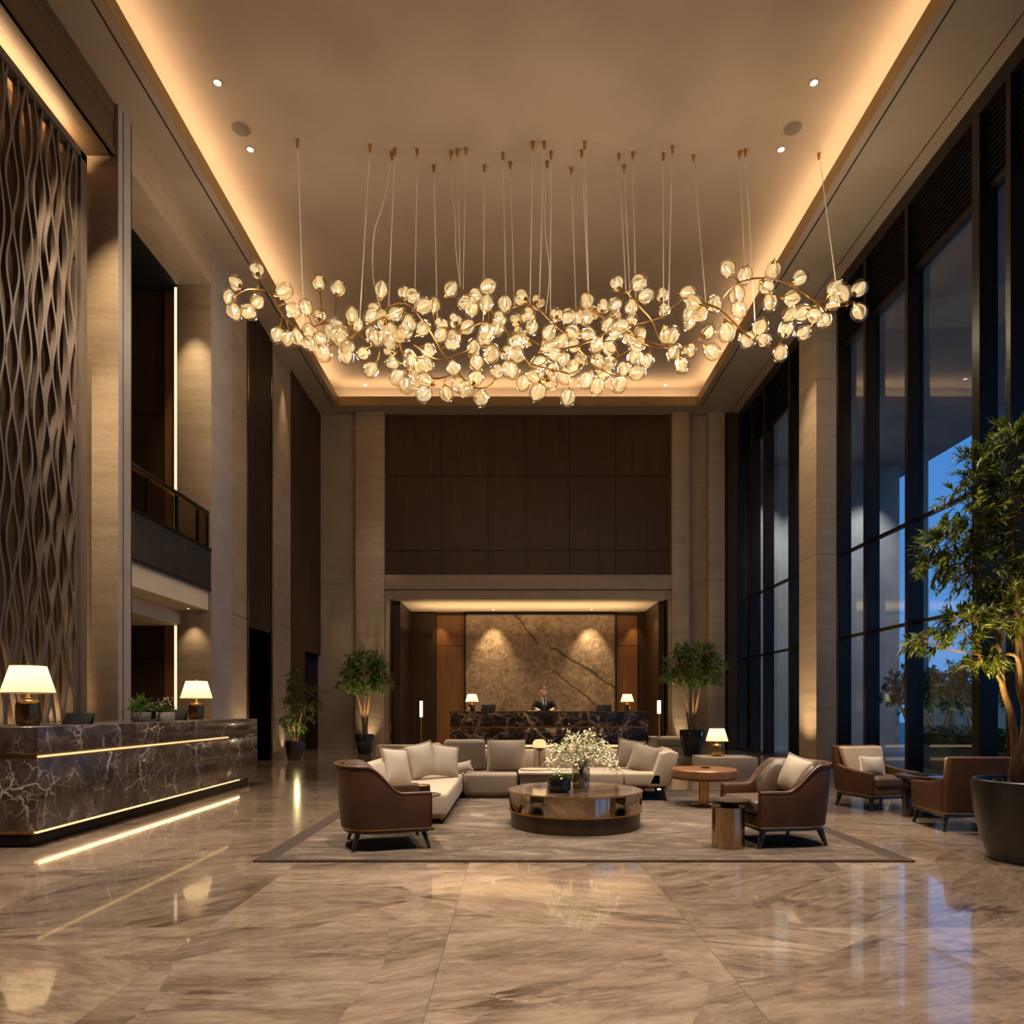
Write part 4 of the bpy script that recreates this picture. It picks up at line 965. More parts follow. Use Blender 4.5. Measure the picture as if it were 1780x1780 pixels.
o = thing('marble_tray_table', 'low cream marble-topped table set between the two sofa halves', 'side table', (0,0,RG))
MB().prism([(.10,9.30),(.94,9.30),(.94,9.92),(.10,9.92)], .03, .33).build('body', M['fabric2'], o, bevel=.02)
MB().prism([(.07,9.24),(.95,9.24),(.95,9.93),(.07,9.93)], .333, .372).build('top_slab', M['cream'], o, bevel=.012, seg=3)
o = thing('oval_tray', 'flat oval pale stone tray on the cream marble table', 'tray', (.30,9.50,RG+.373))
MB().lathe([(.19,0),(.205,.008),(.21,.022),(.19,.028),(0,.026)],40,a=.6).build('tray_body', M['cream'], o)
o = thing('book', 'thin pale book lying beside the oval tray on the marble table', 'book', (.66,9.45,RG+.373))
MB().box(-.15,.15,-.09,.09,0,.016).build('cover', M['cushion'], o, bevel=.003)
MB().box(-.145,.152,-.085,.085,.003,.013).build('pages', M['paper'], o, smooth=False)
o = thing('dome_lamp', 'small glass-legged lamp with white stone dome behind the marble tray', 'lamp', (.375,9.74,RG+.373))
MB().lathe([(.05,0),(.052,.012),(.012,.02),(.009,.04),(.009,.29)],20).build('stem', M['gold'], o)
MB().lathe([(.090,.30),(.098,.325),(.098,.36),(.085,.395),(.055,.415),(0,.42)],28).build('dome', M['shade'], o)
MB().lathe([(.086,.005),(.086,.30)],28,closed=False).build('glass_sleeve', M['vase_glass'], o)
MB().lathe([(.05,.255),(.05,.30),(.092,.302)],28,closed=False).build('collar', M['gold'], o)

o = thing('ottoman_table', 'round tan leather-topped table on a brass column, right of the sofa', 'table', (2.43,8.72,0))
MB().lathe([(.16,0.016),(.165,.022),(.15,.030),(.04,.034)],40).build('base', M['steel_g'], o); MB().lathe([(.062,.03),(.062,.36)],28).build('column', M['gold'], o)
MB().lathe([(.395,.352),(.402,.356),(.402,.366),(.395,.370)],56).build('brass_ring', M['gold'], o)
MB().lathe([(.385,.368),(.408,.378),(.412,.42),(.408,.468),(.392,.484),(.0,.488)],56).build('tabletop', M['tan'], o)
MB().lathe([(.0,.0),(.055,.0),(.06,.008),(.05,.012),(0,.006)],24,Matrix.Translation((.02,0,.489))).build('brass_inlay', M['brass_dk'], o)
o = thing('stone_block', 'low cream stone block table behind the tan leather round table', 'table')
MB().box(3.42,4.40,12.3,13.08,0,.36).build('block', M['cube'], o, bevel=.012)

o = thing('lounge_table', 'dark polished round table between the two window armchairs', 'table', (4.82,7.93,0))
MB().lathe([(.34,.435),(.355,.442),(.355,.468),(.34,.475)],56).build('tabletop', M['table_dk'], o)
MB().lathe([(.30,.40),(.30,.437)],40).build('apron', M['legwood'], o)
MB().lathe([(.20,0),(.20,.02),(.19,.03),(.07,.035)],40).build('base', M['legwood'], o); MB().lathe([(.07,.03),(.06,.41)],24).build('pedestal', M['table_dk'], o)
MB().box(-.30,-.21,-.045,.045,0,.44).build('leg', M['table_dk'], o, bevel=.006)
o = thing('brass_plate', 'small flat brass plate on the dark lounge table', 'plate', (4.78,7.97,.476))
MB().lathe([(.10,0),(.13,.006),(.128,.010),(0,.006)],36,a=.7).build('plate_body', M['brass_dk'], o)

# ---- slim lantern lamps by the alcove
for lab, x, y, z0, h, r in (('slim brass lantern lamp with candle-like glow left of the far desk',-2.70,20.1,.16,1.30,.045), ('slim brass lantern lamp with square glowing shade right of the far desk',4.24,19.9,.42,1.05,.055)):
    o = thing('lantern_lamp', lab, 'lamp', (x,y,z0))
    MB().lathe([(.07,0),(.07,.015),(.028,.022),(.028,h*.62)],16).build('stem', M['gold'], o); MB().lathe([(.05,h*.62),(.05,h*.64)],16).build('collar', M['gold'], o)
    MB().lathe([(r,h*.64),(r,h),(r*.7,h+.005)],20).build('glow_shade', M['candle'], o)
    light('lantern_glow', 'POINT', (x,y-.12,z0+h*.8), 6, WARM, .05)
o = thing('bench', 'long pale upholstered bench by the right alcove column', 'bench', (0,0,0))
MB().box(4.05,5.05,18.9,19.35,.18,.42).build('seat', M['fabric2'], o, bevel=.06, seg=4)
for x in (4.15,4.92): MB().box(x,x+.05,18.98,19.27,0,.19).build('leg', M['brass_dk'], o)
# ================================================================== TREES AND PLANTS
def tree(name, label, loc, pot, trunks, blobs, leafm, L, W, twigs, tl, seed, perleaf=12, bark='bark', soil=True, cat='tree', group=None, droop=.25):
    """pot profile, trunk polylines, crown blobs (centre, radii, share); twigs carry leaves on both sides"""
    rng = random.Random(seed); o = thing(name, label, cat, loc, 0, group)
    if pot:
        prof, pm = pot; p = MB().lathe(prof, 56).build('pot', M[pm], o)
        ztop = max(z for r,z in prof); rin = max(r for r,z in prof)*.86
        sm = MB().lathe([(0,ztop-.035),(rin*.7,ztop-.04),(rin,ztop-.05)], 32)
        for i in range(110):
            a = rng.uniform(0,2*pi); q = rin*.92*sqrt(rng.random()); sm.leaf(Vector((q*cos(a),q*sin(a),ztop-.045)), Vector((rng.uniform(-1,1),rng.uniform(-1,1),.5)), Vector((0,0,1)), rin*.14, rin*.08)
        sm.build('soil', M['soil'], o, recalc=False)
    tm = MB(); ends = []
    for pts, r0, r1 in trunks:
        c = cr(pts, 6); n = len(c); tm.tube(c, [r0+(r1-r0)*i/(n-1) for i in range(n)], 8); ends += c[n//2:]
    fm = MB(); bm_ = MB(); tot = sum(b[2] for b in blobs)
    for c, rad, sh in blobs:
        c = Vector(c); rad = Vector(rad); nt = max(3,int(twigs*sh/tot)); hubs = []
        near = min(ends, key=lambda e: (e-c).length+.4*max(0,e.z-c.z))
        for i in range(max(3,nt//11)):
            d = Vector((rng.gauss(0,1),rng.gauss(0,1),rng.gauss(.15,1))).normalized(); q = c+Vector((d.x*rad.x,d.y*rad.y,d.z*rad.z))*rng.uniform(.2,.75)
            mid = near*.45+q*.55+Vector((0,0,-.06*(q-near).length)); br = cr([near,mid,q],5); n = len(br)
            bm_.tube(br, [max(.004,r1*.55)*(1-.75*k/(n-1)) for k in range(n)], 5, cap=False); hubs += br[n//2:]
        for i in range(nt):
            d = Vector((rng.gauss(0,1),rng.gauss(0,1),rng.gauss(.1,1))).normalized()
            tip = c+Vector((d.x*rad.x,d.y*rad.y,d.z*rad.z))*rng.uniform(.55,1.08)
            h = min(hubs, key=lambda e: (e-tip).length); dv = tip-h
            st = tip-dv*min(1, tl*1.6/max(dv.length,.01)) if dv.length > tl*1.6 else h
            dv = (tip-st); tw = cr([st, st+dv*.5+Vector((0,0,.05*dv.length)), tip-Vector((0,0,droop*tl*.4))], 4)
            bm_.tube(tw, .0028 if L > .07 else .003, 3, cap=False)
            dd = dv.normalized()
            for k in range(perleaf):
                t = .3+.7*(k+.5)/perleaf; q = tw[min(int(t*(len(tw)-1)+.5),len(tw)-1)]+Vector((rng.uniform(-1,1),rng.uniform(-1,1),rng.uniform(-1,1)))*L*.12
                sd = dd.orthogonal().normalized(); sd = Matrix.Rotation(rng.uniform(0,2*pi) if L < .07 else (k%2)*pi+rng.uniform(-.7,.7),3,dd) @ sd
                fm.leaf(q, dd*.75+sd*.8-Vector((0,0,droop*.5)), Vector((rng.uniform(-.5,.5),rng.uniform(-.5,.5),1)), L*rng.uniform(.7,1.25), W*rng.uniform(.8,1.2))
            fm.leaf(tw[-1], dd, Vector((0,0,1)), L, W)
    to = tm.build('trunk', M[bark], o); bm_.build('branches', M[bark], o, recalc=False); fm.build('foliage', M[leafm], o, recalc=False, smooth=False)
    return o
def potprof(r, h, th=.03): return [(r*.62,0),(r*.70,.01),(r*.86,h*.35),(r*.97,h*.7),(r,h*.95),(r*.985,h),(r-th,h),(r-th*1.1,h*.9),(0,h*.88)]
# near olive tree in the right foreground
def bt(px, py, Y=5.62): p = at(px,py,Y); return (p.x-4.23, Y-5.62, p.z)
tb = [(1752,762,.0,.18,.2,.2,4),(1690,815,-.05,.2,.2,.2,5),(1745,800,-.1,.26,.22,.32,8),(1690,880,.0,.30,.3,.26,8),(1765,900,.1,.34,.35,.32,12),(1640,945,-.05,.22,.25,.20,8),(1720,990,.05,.36,.35,.28,14),(1625,985,.0,.16,.2,.12,4),
      (1760,1060,-.1,.36,.38,.26,12),(1665,1085,-.1,.27,.28,.19,10),(1610,1115,.0,.17,.2,.11,5),(1690,1150,-.12,.20,.2,.10,5),(1840,860,.1,.4,.4,.4,10),(1850,1000,.1,.4,.4,.4,10),(1800,760,.2,.25,.25,.25,5),(1855,1110,0,.3,.3,.2,5)]
blobs = []
for px,py,dy,a,b,c,sh in tb:
    q = bt(px,py); blobs.append(((q[0],q[1]+dy,q[2]),(a,b,c),sh))
T_ = lambda *l: [Vector(bt(px,py))+Vector((0,dy,0)) for px,py,dy in l]
tree('potted_olive_tree', 'tall leafy tree in a huge black stone pot in the right foreground', (4.23,5.62,0),
     ([(.255,0),(.275,.01),(.335,.18),(.38,.40),(.395,.58),(.395,.655),(.385,.665),(.355,.665),(.35,.60),(0,.59)],'pot_stone'),
     [(T_((1774,1385,0),(1778,1330,0),(1788,1241,.02),(1779,1195,.03),(1777,1130,.03),(1768,1060,.0),(1750,940,-.05)),.046,.02),(T_((1750,1385,-.03),(1757,1310,-.05),(1748,1241,-.06),(1733,1190,-.06),(1730,1110,-.04),(1742,1020,0)),.034,.015),(T_((1790,1385,.05),(1800,1280,.1),(1812,1180,.12),(1815,1060,.15)),.032,.016),
      (T_((1779,1205,.02),(1760,1148,-.06),(1735,1138,-.1),(1690,1142,-.14)),.02,.008),(T_((1736,1200,-.06),(1720,1178,-.1),(1700,1168,-.12)),.012,.006)],
     blobs, 'leaf', .078, .0175, 880, .30, 21, 14)
# far trees
def crown(cx, cz, w, h, sh=10):
    out = []
    for dx,dz,a,b in ((0,.34,.5,.44),(-.48,.05,.42,.38),(.48,.05,.42,.38),(0,-.02,.62,.5),(-.70,-.42,.26,.22),(.70,-.38,.26,.22),(-.3,.40,.38,.34),(.32,.38,.38,.34),(0,-.42,.45,.28),(-.4,-.3,.4,.3),(.4,-.3,.4,.3)):
        out.append(((cx+dx*w,rngc.uniform(-.12,.12),cz+dz*h),(a*w,a*w,b*h*1.2),sh*a*b*6))
    return out
rngc = random.Random(2)
tree('potted_tree', 'round-crowned tree in a black pot left of the reception alcove', (-4.10,18.9,0), (potprof(.26,.53),'pot'),
     [([(-.02,0,.45),(-.05,0,.9),(-.16,.02,1.45),(-.3,.02,1.8)],.045,.02),([(.03,.02,.45),(.06,0,.9),(.14,-.02,1.5),(.2,0,1.9)],.045,.02),([(0,-.03,.45),(.0,-.03,1.0),(.02,0,1.7)],.028,.015)],
     crown(0,2.20,.90,.86), 'leaf_s', .058, .032, 760, .2, 31, 12, droop=.08)
tree('potted_tree', 'round-crowned tree in a large black pot right of the reception alcove', (4.80,18.35,0), (potprof(.335,.67),'pot'),
     [([(-.05,0,.6),(-.12,0,1.0),(-.18,.02,1.5),(-.35,.02,1.9)],.04,.02),([(.05,.02,.6),(.08,0,1.1),(.16,-.02,1.6),(.25,0,2.0)],.045,.02),([(0,-.03,.6),(.01,-.03,1.1),(.02,0,1.8)],.035,.018)],
     crown(.05,2.38,1.0,.88), 'leaf_s', .058, .032, 840, .2, 32, 12, droop=.08)
pb = [((0,0,1.95),(.28,.28,.35),6),((-.08,0,1.5),(.33,.3,.35),8),((.1,-.05,1.1),(.38,.35,.3),8),((.42,0,1.65),(.25,.2,.2),4),((.5,-.05,1.3),(.22,.2,.2),3),((-.2,-.05,.9),(.28,.25,.2),4),((0,-.1,.75),(.3,.28,.15),4)]
tree('potted_shrub', 'dark upright bushy shrub in a black pot by the left wood wall', (-5.22,16.4,0), (potprof(.235,.47),'pot'),
     [([(0,0,.4),(-.03,0,1.0),(0,0,1.7)],.022,.01),([(.05,0,.4),(.1,0,.9),(.3,0,1.5)],.016,.008),([(-.05,0,.4),(-.12,0,1.2)],.016,.008)], pb, 'leaf_d', .075, .026, 230, .22, 33, 10, cat='plant')
# garden outside
for i,(x,y,h,lab) in enumerate(((10.0,16.2,1.1,'garden tree outside the window, directly behind the long planter hedge'),(10.9,18.8,1.3,'garden tree outside, seen through the narrow window bay beside the beige armchair'),(11.4,16.9,1.4,'garden tree outside, beside the wide bronze mullion left of the potted tree'),(10.2,13.6,1.2,'garden tree outside, seen past the trunk of the potted tree'))):
    rngc = random.Random(40+i)
    tree('garden_tree', lab, (x,y,-.02), None, [([(0,0,0),(.05,0,.5),(-.25,.0,h),(-.4,0,h+.4)],.05,.02),([(.05,0,0),(.1,0,.6),(.3,0,h),(.4,0,h+.5)],.05,.02)], crown(0,h+.55,1.0,.75), 'leaf_x', .13, .05, 190, .35, 50+i, 9, group=None)
def hedge(label, x0, x1, y0, y1, z0, z1, n, seed):
    rng = random.Random(seed); m = MB()
    for i in range(n):
        p = Vector((rng.uniform(x0,x1),rng.uniform(y0,y1),z0+(z1-z0)*rng.random()**.6)); m.leaf(p, Vector((rng.uniform(-1,1),rng.uniform(-1,1),rng.uniform(-.2,1))), Vector((rng.uniform(-1,1),rng.uniform(-1,1),1)), .085, .045)
    m.box(x0+.06,x1-.06,y0+.06,y1-.06,z0,z1-.14)
    o = m.build('hedge', M['leaf_x'], None, recalc=False, smooth=False); return tag(o, label, 'hedge')
for lab, hl, x0,x1,y0,y1 in (('long grey concrete garden planter outside the window','low clipped hedge growing in the long concrete planter',8.7,9.4,11.2,14.9),('near grey concrete garden planter outside the right window','low clipped hedge in the near concrete planter',8.7,9.4,7.0,10.6)):
    o = thing('garden_planter', lab, 'planter'); m = MB(); m.box(x0,x1,y0,y1,-.02,.46); m.build('trough', M['concrete'], o, bevel=.02)
    MB().box(x0+.05,x1-.05,y0+.05,y1-.05,.455,.47).build('soil', M['soil'], o, smooth=False)
    hedge(hl, x0+.04,x1-.04,y0+.04,y1-.04,.465,.86, 1500, 3)

# ================================================================== CHANDELIER
ZT = ZS+.72
ch = thing('chandelier', 'wide sprawling brass branch chandelier with glowing glass seed pods on long cables', 'chandelier', (0,0,0))
BR = [  # branches in the photograph, carried out to their distances
 [(405,516),(425,504),(451,503),(469,509),(487,540),(512,570),(542,594)],
 [(520,580),(569,560),(603,567),(621,579),(639,594),(660,610)],
 [(663,540),(688,528),(709,529),(727,546),(748,576),(773,619),(800,652),(815,668),(833,675),(852,669),(862,655)],
 [(800,500),(815,515),(836,528),(864,549),(888,588),(918,631),(943,658)],
 [(880,540),(894,534),(918,529),(937,538),(961,561),(991,588),(1015,615),(1040,625),(1064,625),(1091,609),(1103,591)],
 [(975,546),(991,540),(1015,535),(1043,549),(1073,564),(1100,585),(1125,600),(1149,607)],
 [(1088,506),(1113,534),(1134,558),(1146,591)],
 [(690,610),(706,631),(730,649),(758,658),(785,652)],
 [(1000,600),(1009,616),(1034,637),(1061,649),(1085,655)],
 [(1245,530),(1255,519),(1276,497),(1306,485),(1340,485),(1367,493),(1391,505),(1416,523),(1437,537),(1470,531)],
 [(1160,540),(1191,519),(1227,528),(1255,540),(1282,567),(1309,591),(1343,607)],
 [(1100,598),(1124,594),(1161,604),(1200,600),(1221,579),(1240,560)],
 [(682,555),(692,585),(700,612),(712,640)],
 [(545,590),(569,600),(603,591),(621,579),(650,560),(700,535)],
 [(760,560),(800,575),(840,560),(880,575),(920,600)],
 [(900,575),(940,600),(985,605),(1030,590),(1075,570),(1120,560),(1170,545)],
 [(720,600),(760,625),(800,615),(850,600),(900,625),(950,640),(990,650)]]
rng = random.Random(17); bp = []
branches = []
for i, b in enumerate(BR):
    Y0 = 11.30+.5*((i*37)%10)/10; c = cr([at(px,py,Y0+.13*sin(k*.9+i)) for k,(px,py) in enumerate(b)], 6)
    branches.append((c, MB())); n = len(c); branches[-1][1].tube(c, [.019-.008*abs(2*k/(n-1)-1) for k in range(n)], 7)
    bp += [(p, i) for p in c]
c1 = [(160,962),(285,890),(125,1040),(155,1130),(240,1128),(288,1070),(440,1010),(490,1120),(565,1100),(400,1262),(515,1275),(640,960),(752,990),(648,1150),(590,1240),(650,1290),(735,1205),(830,1140),(857,1198),(582,1312),(665,1362),(795,1375),(893,1365),(945,1250),(960,1110),(940,1155),(1000,995),(1130,1020),(1180,1035),(1075,1140),(1025,1250),(1130,1245),(1245,1090),(1300,1085),(1240,1220),(940,1460),(1090,1500),(1240,1600),(1370,1600),(1165,1380),(1060,1420),(1250,1430),(1410,1275),(1340,1200),(1400,995),(1270,1350),(1045,1345),(970,1280)]
c2 = [(490,980),(420,1035),(480,1075),(360,1080),(585,1085),(680,1045),(775,1075),(720,1150),(555,1170),(370,1210),(480,1265),(405,1330),(510,1365),(610,1360),(670,1255),(740,1220),(840,1320),(910,1300),(975,1320),(880,1145),(950,1155),(840,1240),(780,1420),(600,1455),(540,1470),(425,1420),(290,1450),(690,1535),(775,1590),(845,1530),(945,1620),(450,1625),(365,1570),(920,1405),(975,1450),(1050,1520),(1115,1555),(1055,1065),(1150,1095),(1050,1160),(1220,1160),(1215,1250),(1065,1260),(1110,1320),(1180,1330),(1225,965),(1355,960),(1395,1035),(1310,1100),(1490,1030),(1500,1115),(1355,1245),(1395,1410),(1345,1475),(1240,1540),(1330,1380),(1510,1265),(1270,1450),(1180,1430),(1555,1355),(1600,1435),(1545,1260)]
c3 = [(540,875),(640,920),(805,895),(770,980),(955,935),(1160,990),(1200,1020),(1300,993),(1295,1130),(1145,1080),(785,1075),(915,1050),(970,1135),(900,1145),(880,1230),(975,1250),(1045,1150),(1100,1180),(595,1030),(608,1115),(470,1080),(395,1145),(315,1020),(345,1075),(325,1140),(430,1240),(535,1245),(655,1290),(730,1215),(750,1290),(845,1365),(455,1355),(325,1350)]
pods = [(360+x/3.295, 200+y/3.295) for x,y in c1]+[(700+x/3.296, 200+y/3.296) for x,y in c2]+[(1100+x/3.295, 200+y/3.295) for x,y in c3]
n_named = len(pods)
for k in range(58):                       # the thick of the chandelier, pods half hidden behind others
    i = rng.choice([1,2,3,4,5,7,8,11,12,13,14,15,15,16,16]); px, py = rng.choice(BR[i]); pods.append((px+rng.uniform(-26,26), py+rng.uniform(-24,24)))
def egg(n=18, lo=0, hi=1):
    pr = [(.006,0),(.055,.016),(.094,.055),(.114,.105),(.119,.150),(.110,.195),(.084,.240),(.046,.270),(0,.282)]
    return pr
pod_glass = MB(); pod_glass.lathe(egg(), 18)
for k in range(18): pass
pod_glass.v = [(x*(1+.05*cos(6*math.atan2(y,x))), y*(1+.05*cos(6*math.atan2(y,x))), z) for x,y,z in pod_glass.v]
pod_pet = MB()
for k in range(6):                        # six curved petals folded inside each pod
    a0 = k*pi/3; rg = []
    for j in range(7):
        t = j/6; z = .025+.225*t; r = .112*sin(pi*min(1,.08+t*.9))**.75*(.5 if k%2 else .88); tw = .5*t*(1 if k%2 else -1)
        rg.append([Vector((r*cos(a0+tw+da)*f, r*sin(a0+tw+da)*f, z)) for da,f in ((-.62,.9),(-.3,1.02),(0,1.06),(.3,1.02),(.62,.9))])
    pod_pet.loft(rg, closed_ring=False, caps=False)
pod_fil = MB(); pod_fil.lathe([(.004,.03),(.016,.07),(.018,.13),(.010,.17),(0,.18)], 8)
pod_cap = MB(); pod_cap.lathe([(.010,-.03),(.020,-.012),(.034,.006),(.040,.022),(.036,.024),(.0,.012)], 12)
place = []
for k, (px, py) in enumerate(pods):
    s0 = at(px, py, 11.55); best = min(bp, key=lambda e: abs(e[0].x-s0.x)**2+abs(e[0].z-s0.z)**2+rng.uniform(0,.02))
    q, bi = best; Y = q.y+rng.uniform(-.22,.22)
    if abs(px-958) > 330: Y = q.y+rng.uniform(-.12,.12)
    c = at(px, py, Y); d = c-q
    if d.length < .2: d = Vector((rng.uniform(-1,1),rng.uniform(-.6,.6),rng.uniform(-1,.6)))
    d = (d.normalized()+Vector((rng.uniform(-.35,.35),rng.uniform(-.35,.35),rng.uniform(-.35,.25)))).normalized()
    sc = rng.uniform(.98,1.2); base = c-d*.14*sc
    mid = (q+base)/2-d*.03+Vector((0,0,-.03)); br = branches[bi][1]
    br.tube(cr([q,mid,base-d*.05,base],4), .0085, 5, cap=False)
    place.append((base, d, sc, rng.uniform(0,6.28)))
for k,(c, b) in enumerate(branches): b.build('branch', M['branch'], ch, recalc=False)
def podmat(base, d, sc, roll): return Matrix.Translation(base) @ d.to_track_quat('Z','Y').to_matrix().to_4x4() @ Matrix.Rotation(roll,4,'Z') @ Matrix.Scale(sc,4)
order = sorted(range(len(place)), key=lambda i: (i >= n_named, place[i][0].y))
proto = None; rest = MB()
for rank, i in enumerate(order):
    mw = podmat(*place[i])
    if rank < 100:
        if proto is None:
            g = pod_glass.build('glass_pod', M['pod_glass'], ch); subs = [pod_pet.build('glowing_petals', M['podpetal'], g, recalc=False), pod_fil.build('filament', M['filament'], g), pod_cap.build('brass_cap', M['gold'], g)]
            proto = g; g.matrix_local = mw
        else:
            g = proto.copy(); COL.objects.link(g); g.parent = ch; g.matrix_local = mw
            for s_ in subs: k = s_.copy(); COL.objects.link(k); k.parent = g
    else:
        for mb, mi in ((pod_glass,0),(pod_pet,1),(pod_fil,2),(pod_cap,3)): rest.add(mb.v, mb.f, mw, mi)
tag(rest.build('glass_pod_cluster', [M['pod_glass'],M['podpetal'],M['filament'],M['gold']], ch, recalc=False), kind='stuff')
CB = [(517,243,517,525,0),(643,252,628,545,0),(681,265,655,488,1),(686,259,678,515,0),(725,259,726,565,0),(754,288,748,545,0),(784,264,790,490,2),(795,260,798,495,0),(810,258,809,520,0),(842,288,839,490,0),(874,266,877,525,0),(887,282,895,515,0),(926,247,920,520,0),(946,247,936,540,0),(951,281,948,530,3),(958,264,956,550,0),(993,292,1003,600,0),(1011,262,1022,525,0),(1016,247,1027,530,0),(1076,268,1079,535,0),(1085,287,1091,570,0),(1100,265,1098,520,0),(1153,267,1150,520,0),(1169,255,1164,570,0),(1206,270,1209,515,0),(1286,263,1277,498,0),(1296,260,1302,575,0),(1424,267,1435,530,0)]
for tx, ty, bx, by, wv in CB:
    Y = F*(ZT-EYE)/(CY-ty); a = at(tx,ty,Y); b0 = at(bx,by,min(max(Y,11.25),11.8)); b = min((q for q,_ in bp), key=lambda q: 2.2*abs(q.x-b0.x)+abs(q.z-b0.z)+.3*abs(q.y-b0.y)); m = MB()
    if wv:
        off = {1:[(0,0),(-8,.30),(-22,.52),(-18,.80),(0,1)], 2:[(0,0),(-3,.3),(0,.5),(-3,.7),(0,1)], 3:[(0,0),(-3,.4),(6,.72),(0,1)]}[wv]
        m.tube(cr([a.lerp(b,t)+Vector((o_*.0097,0,0)) for o_,t in off],6), .0085, 5)
    else: m.tube([a,b], .0085, 5)
    cbl = m.build('cable', M['cable'], ch)
    MB().lathe([(.020,-.13),(.030,-.005),(.034,0)], 12, Matrix.Translation(a)).build('ceiling_cap', M['gold'], cbl)

# ================================================================== CEILING FITTINGS
G = 'recessed ceiling downlights'
def downlight(label, loc, r=.052, grp=G):
    o = thing('recessed_downlight', label, 'downlight', loc, 0, grp)
    MB().lathe([(r*1.0,-.004),(r*1.55,-.010),(r*1.6,.0)], 24, closed=False).build('trim_ring', M['soffit'], o)
    MB().lathe([(0,-.003),(r,-.003)], 20, closed=False).build('lens', M['lens'], o)
spots_at = [(378,144,'near left ceiling downlight above the speaker'),(435,260,'left ceiling downlight between the round speaker and the chandelier'),(1415,144,'near right ceiling downlight above the speaker'),(1358,260,'right ceiling downlight between the round speaker and the chandelier'),(635,669,'far left corner ceiling downlight above the back wall'),(1157,669,'far right corner ceiling downlight above the back wall'),(826,663,'far ceiling downlight left of centre, behind the hanging pods'),(934,659,'far ceiling downlight right of centre, behind the hanging pods')]
for px,py,lab in spots_at:
    Y = F*(ZT-EYE)/(CY-py); downlight(lab, (at(px,py,Y).x, Y, ZT))
for px,py,lab in ((419,224,'round ceiling speaker on the left between two downlights'),(1378,223,'round ceiling speaker on the right between two downlights')):
    Y = F*(ZT-EYE)/(CY-py); o = thing('ceiling_speaker', lab, 'speaker', (at(px,py,Y).x, Y, ZT), 0, 'flush ceiling speakers')
    MB().lathe([(0,-.006),(.14,-.006),(.15,0)], 32, closed=False).build('grille', M['speaker'], o)
    MB().lathe([(.14,-.004),(.155,-.010),(.165,0)], 32, closed=False).build('bezel', M['soffit'], o)
downlight('small downlight under the left balcony', (-6.12,12.9,3.13), .03)
for x, lab in ((-.66,'alcove downlight washing the left of the stone slab'),(2.60,'alcove downlight washing the right of the stone slab')): downlight(lab, (x,22.75,4.52), .045)

# ================================================================== LIGHTS
# cove strips
CE = 86
for nm,x,y,sx,sy in (('cove_left',X0-.18,(YF+YB)/2,.10,YB-YF),('cove_right',X1+.18,(YF+YB)/2,.10,YB-YF),('cove_back',(X0+X1)/2,YB+.18,X1-X0,.10),('cove_front',(X0+X1)/2,YF-.18,X1-X0,.10)):
    ln = max(sx,sy); light(nm, 'AREA', (x,y,T+.02), CE*ln/10.5, (1,.74,.44), sx, rot=(pi,0,0), sy=sy)
# chandelier glow
for px,py in ((450,530),(600,570),(720,580),(840,580),(950,590),(1060,590),(1170,570),(1290,530),(1410,530)):
    for dy in (-.6,.6): light('chandelier_glow', 'POINT', at(px,py,11.5)+Vector((0,dy,-.2)), 33, (1,.83,.62), .09)
# downlights over seating and floor; one added just to brighten the stone block
for x,y,e,an,tx,ty in ((-4.4,10.2,600,44,-1.2,8.2),(4.5,10.2,600,44,2.2,8.2),(-1.6,7.8,260,26,-1.1,8.8),(.9,7.4,620,22,.9,8.3),(3.2,7.6,230,30,2.6,7.2),(-3.2,4.0,760,62,-3.4,4.8),(.2,3.2,660,60,.2,3.8),(3.2,4.2,760,62,3.4,5.0),(4.6,7.6,300,38,4.7,7.6),(-4.3,8.6,260,46,-4.6,8.2),(3.9,12.0,230,20,3.85,12.6),(-4.27,19.6,260,34,-4.2,19.0),(4.5,19.6,260,34,4.8,18.4)):
    light('downlight_beam', 'SPOT', (x,y,ZT-.03), e*3.6, (1,.87,.72), .06, (tx,ty,0), an, .7)
# alcove
for x in (-.66,2.60): light('alcove_beam', 'SPOT', (x,22.62,4.48), 300, (1,.76,.44), .03, (x,23.1,2.6), 62, .8)
light('alcove_glow', 'AREA', (.5,21.9,3.7), 70, (1,.72,.40), 7.2, rot=(pi,0,0), sy=1.2)
for x in (-2.2,.0,1.8,4.0): light('alcove_fill', 'SPOT', (x,21.3,4.46), 110, (1,.76,.46), .04, (x*.9+.1,21.2,0), 110, .8)
for x,t in ((-2.5,-2.3),(4.12,3.95)): light('panel_wash', 'SPOT', (x,22.95,4.4), 60, (1,.66,.32), .02, (t,23.2,1.5), 60, .8)
for x in (-.2,.8,1.9): light('desk_beam', 'SPOT', (x,18.6,ZT-.05), 2400, (1,.80,.54), .04, (x*1.0+.1,20.1,1.2), 16, .8)
# screen cove and foot light
light('screen_top', 'AREA', (-6.30,4.5,9.08), 210, (1,.72,.40), .10, rot=(pi,0,0), sy=10.4)
light('screen_foot', 'AREA', (-6.42,5.5,1.02), 70, (1,.66,.32), .12, rot=(pi,0,0), sy=8.2)
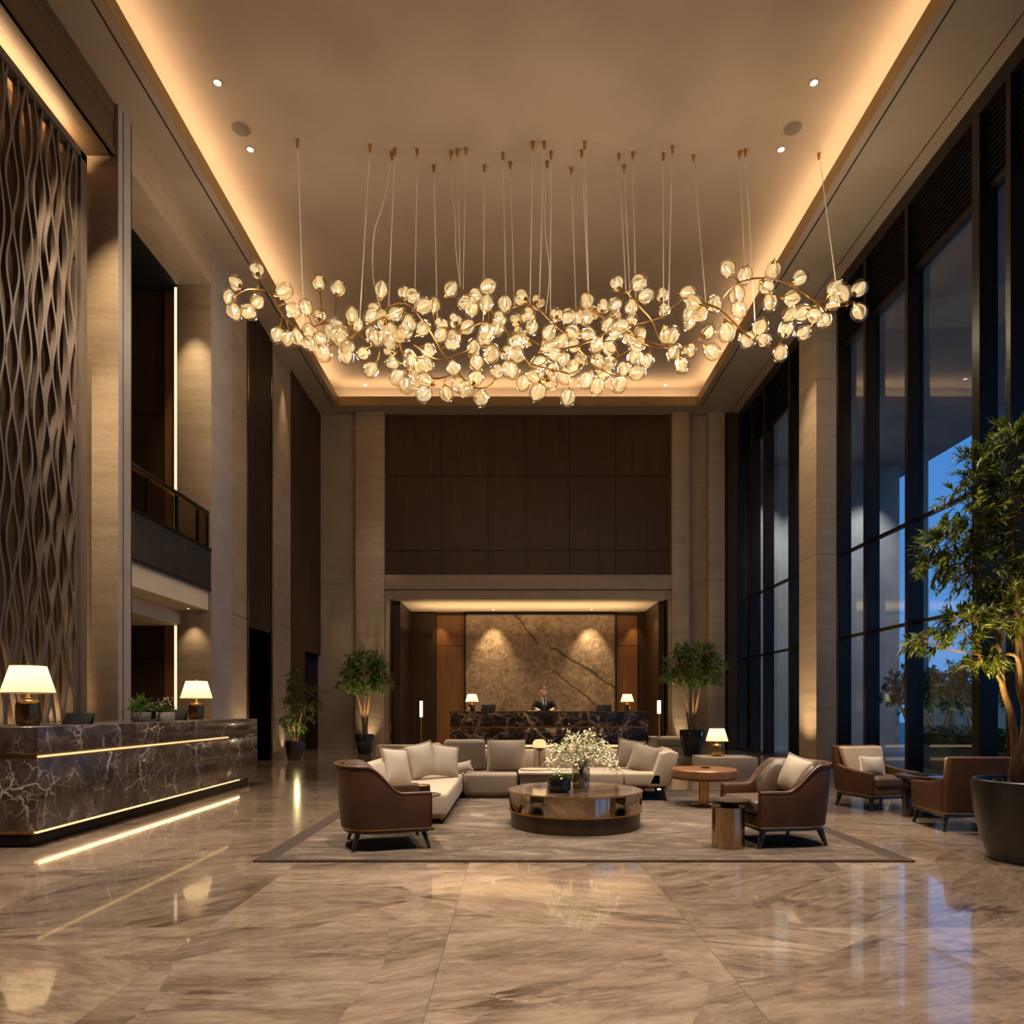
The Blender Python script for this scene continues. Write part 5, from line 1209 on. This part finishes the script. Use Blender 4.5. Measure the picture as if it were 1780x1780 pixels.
# gallery
light('under_balcony', 'SPOT', (-6.12,12.9,3.08), 34, (1,.78,.48), .02, (-6.12,13.14,1.6), 70, .8)
light('under_balcony_glow', 'AREA', (-7.2,12.0,2.94), 30, (1,.72,.40), 1.6, rot=(pi,0,0), sy=2.4)
light('pier_beam', 'SPOT', (-6.1,12.6,9.3), 320, (1,.76,.46), .03, (-6.1,13.12,6.4), 42, .9)
light('gallery_low', 'SPOT', (-6.6,11.8,2.84), 30, (1,.74,.44), .03, (-6.7,12.3,0), 120, .8)
# wall uplights and grazers
for x,y,e,t in ((-5.5,14.55,90,(-5.83,14.6,2.0)),(-5.66,17.25,30,(-5.82,17.3,2.2)),(5.5,15.0,260,(6.65,15.35,1.9)),(-4.3,20.25,40,(-4.3,20.5,3)),(5.0,20.2,40,(5.0,20.5,3))):
    light('wall_uplight', 'SPOT', (x,y,.06), e, (1,.76,.48), .03, t, 72, 1.0)
light('wall_beam', 'SPOT', (-5.55,17.3,10.0), 200, (1,.74,.44), .03, (-5.83,17.35,6), 34, .9)
light('pier_wash', 'SPOT', (-5.4,8.9,10.0), 1100, (1,.76,.46), .03, (-6.0,10.05,5), 40, .9)
light('pier_wash', 'SPOT', (-5.6,8.4,10.0), 3000, (1,.78,.52), .03, (-6.05,10.05,2.6), 26, .9)  # added fill for the lower pier, from no known fitting
light('column_wash', 'SPOT', (5.6,14.9,10.0), 700, (1,.78,.52), .03, (6.7,15.3,4), 46, .9)
for x,y in ((9.8,13.4),(9.8,10.2),(9.9,15.0),(10.7,17.4)): light('garden_fill', 'POINT', (x,y,.2), 40, (.85,.9,.72), .1)  # added to lift the dark planting; no garden fitting known
for x in (8.2,10.0,11.8): light('wing_fill', 'SPOT', (x,21.6,9.3), 900, (1,.86,.72), .05, (x,23.0,4.0), 70, .9)  # added to brighten the dark wing outside; no known canopy fitting
# plant lights
light('tree_uplight', 'SPOT', (3.35,5.0,.03), 420, (1,.76,.30), .04, (3.72,5.55,2.1), 42, .8)
light('tree_uplight', 'SPOT', (3.7,4.8,.03), 380, (1,.76,.30), .04, (4.0,5.55,2.8), 36, .8)
light('shrub_spot', 'POINT', (-5.05,16.0,.75), 14, (1,.78,.34), .03)
for x,y in ((-4.1,18.5),(4.8,17.85)): light('tree_spot', 'SPOT', (x,y,.75), 80, (1,.80,.42), .03, (x,y+.45,2.4), 80, .8)
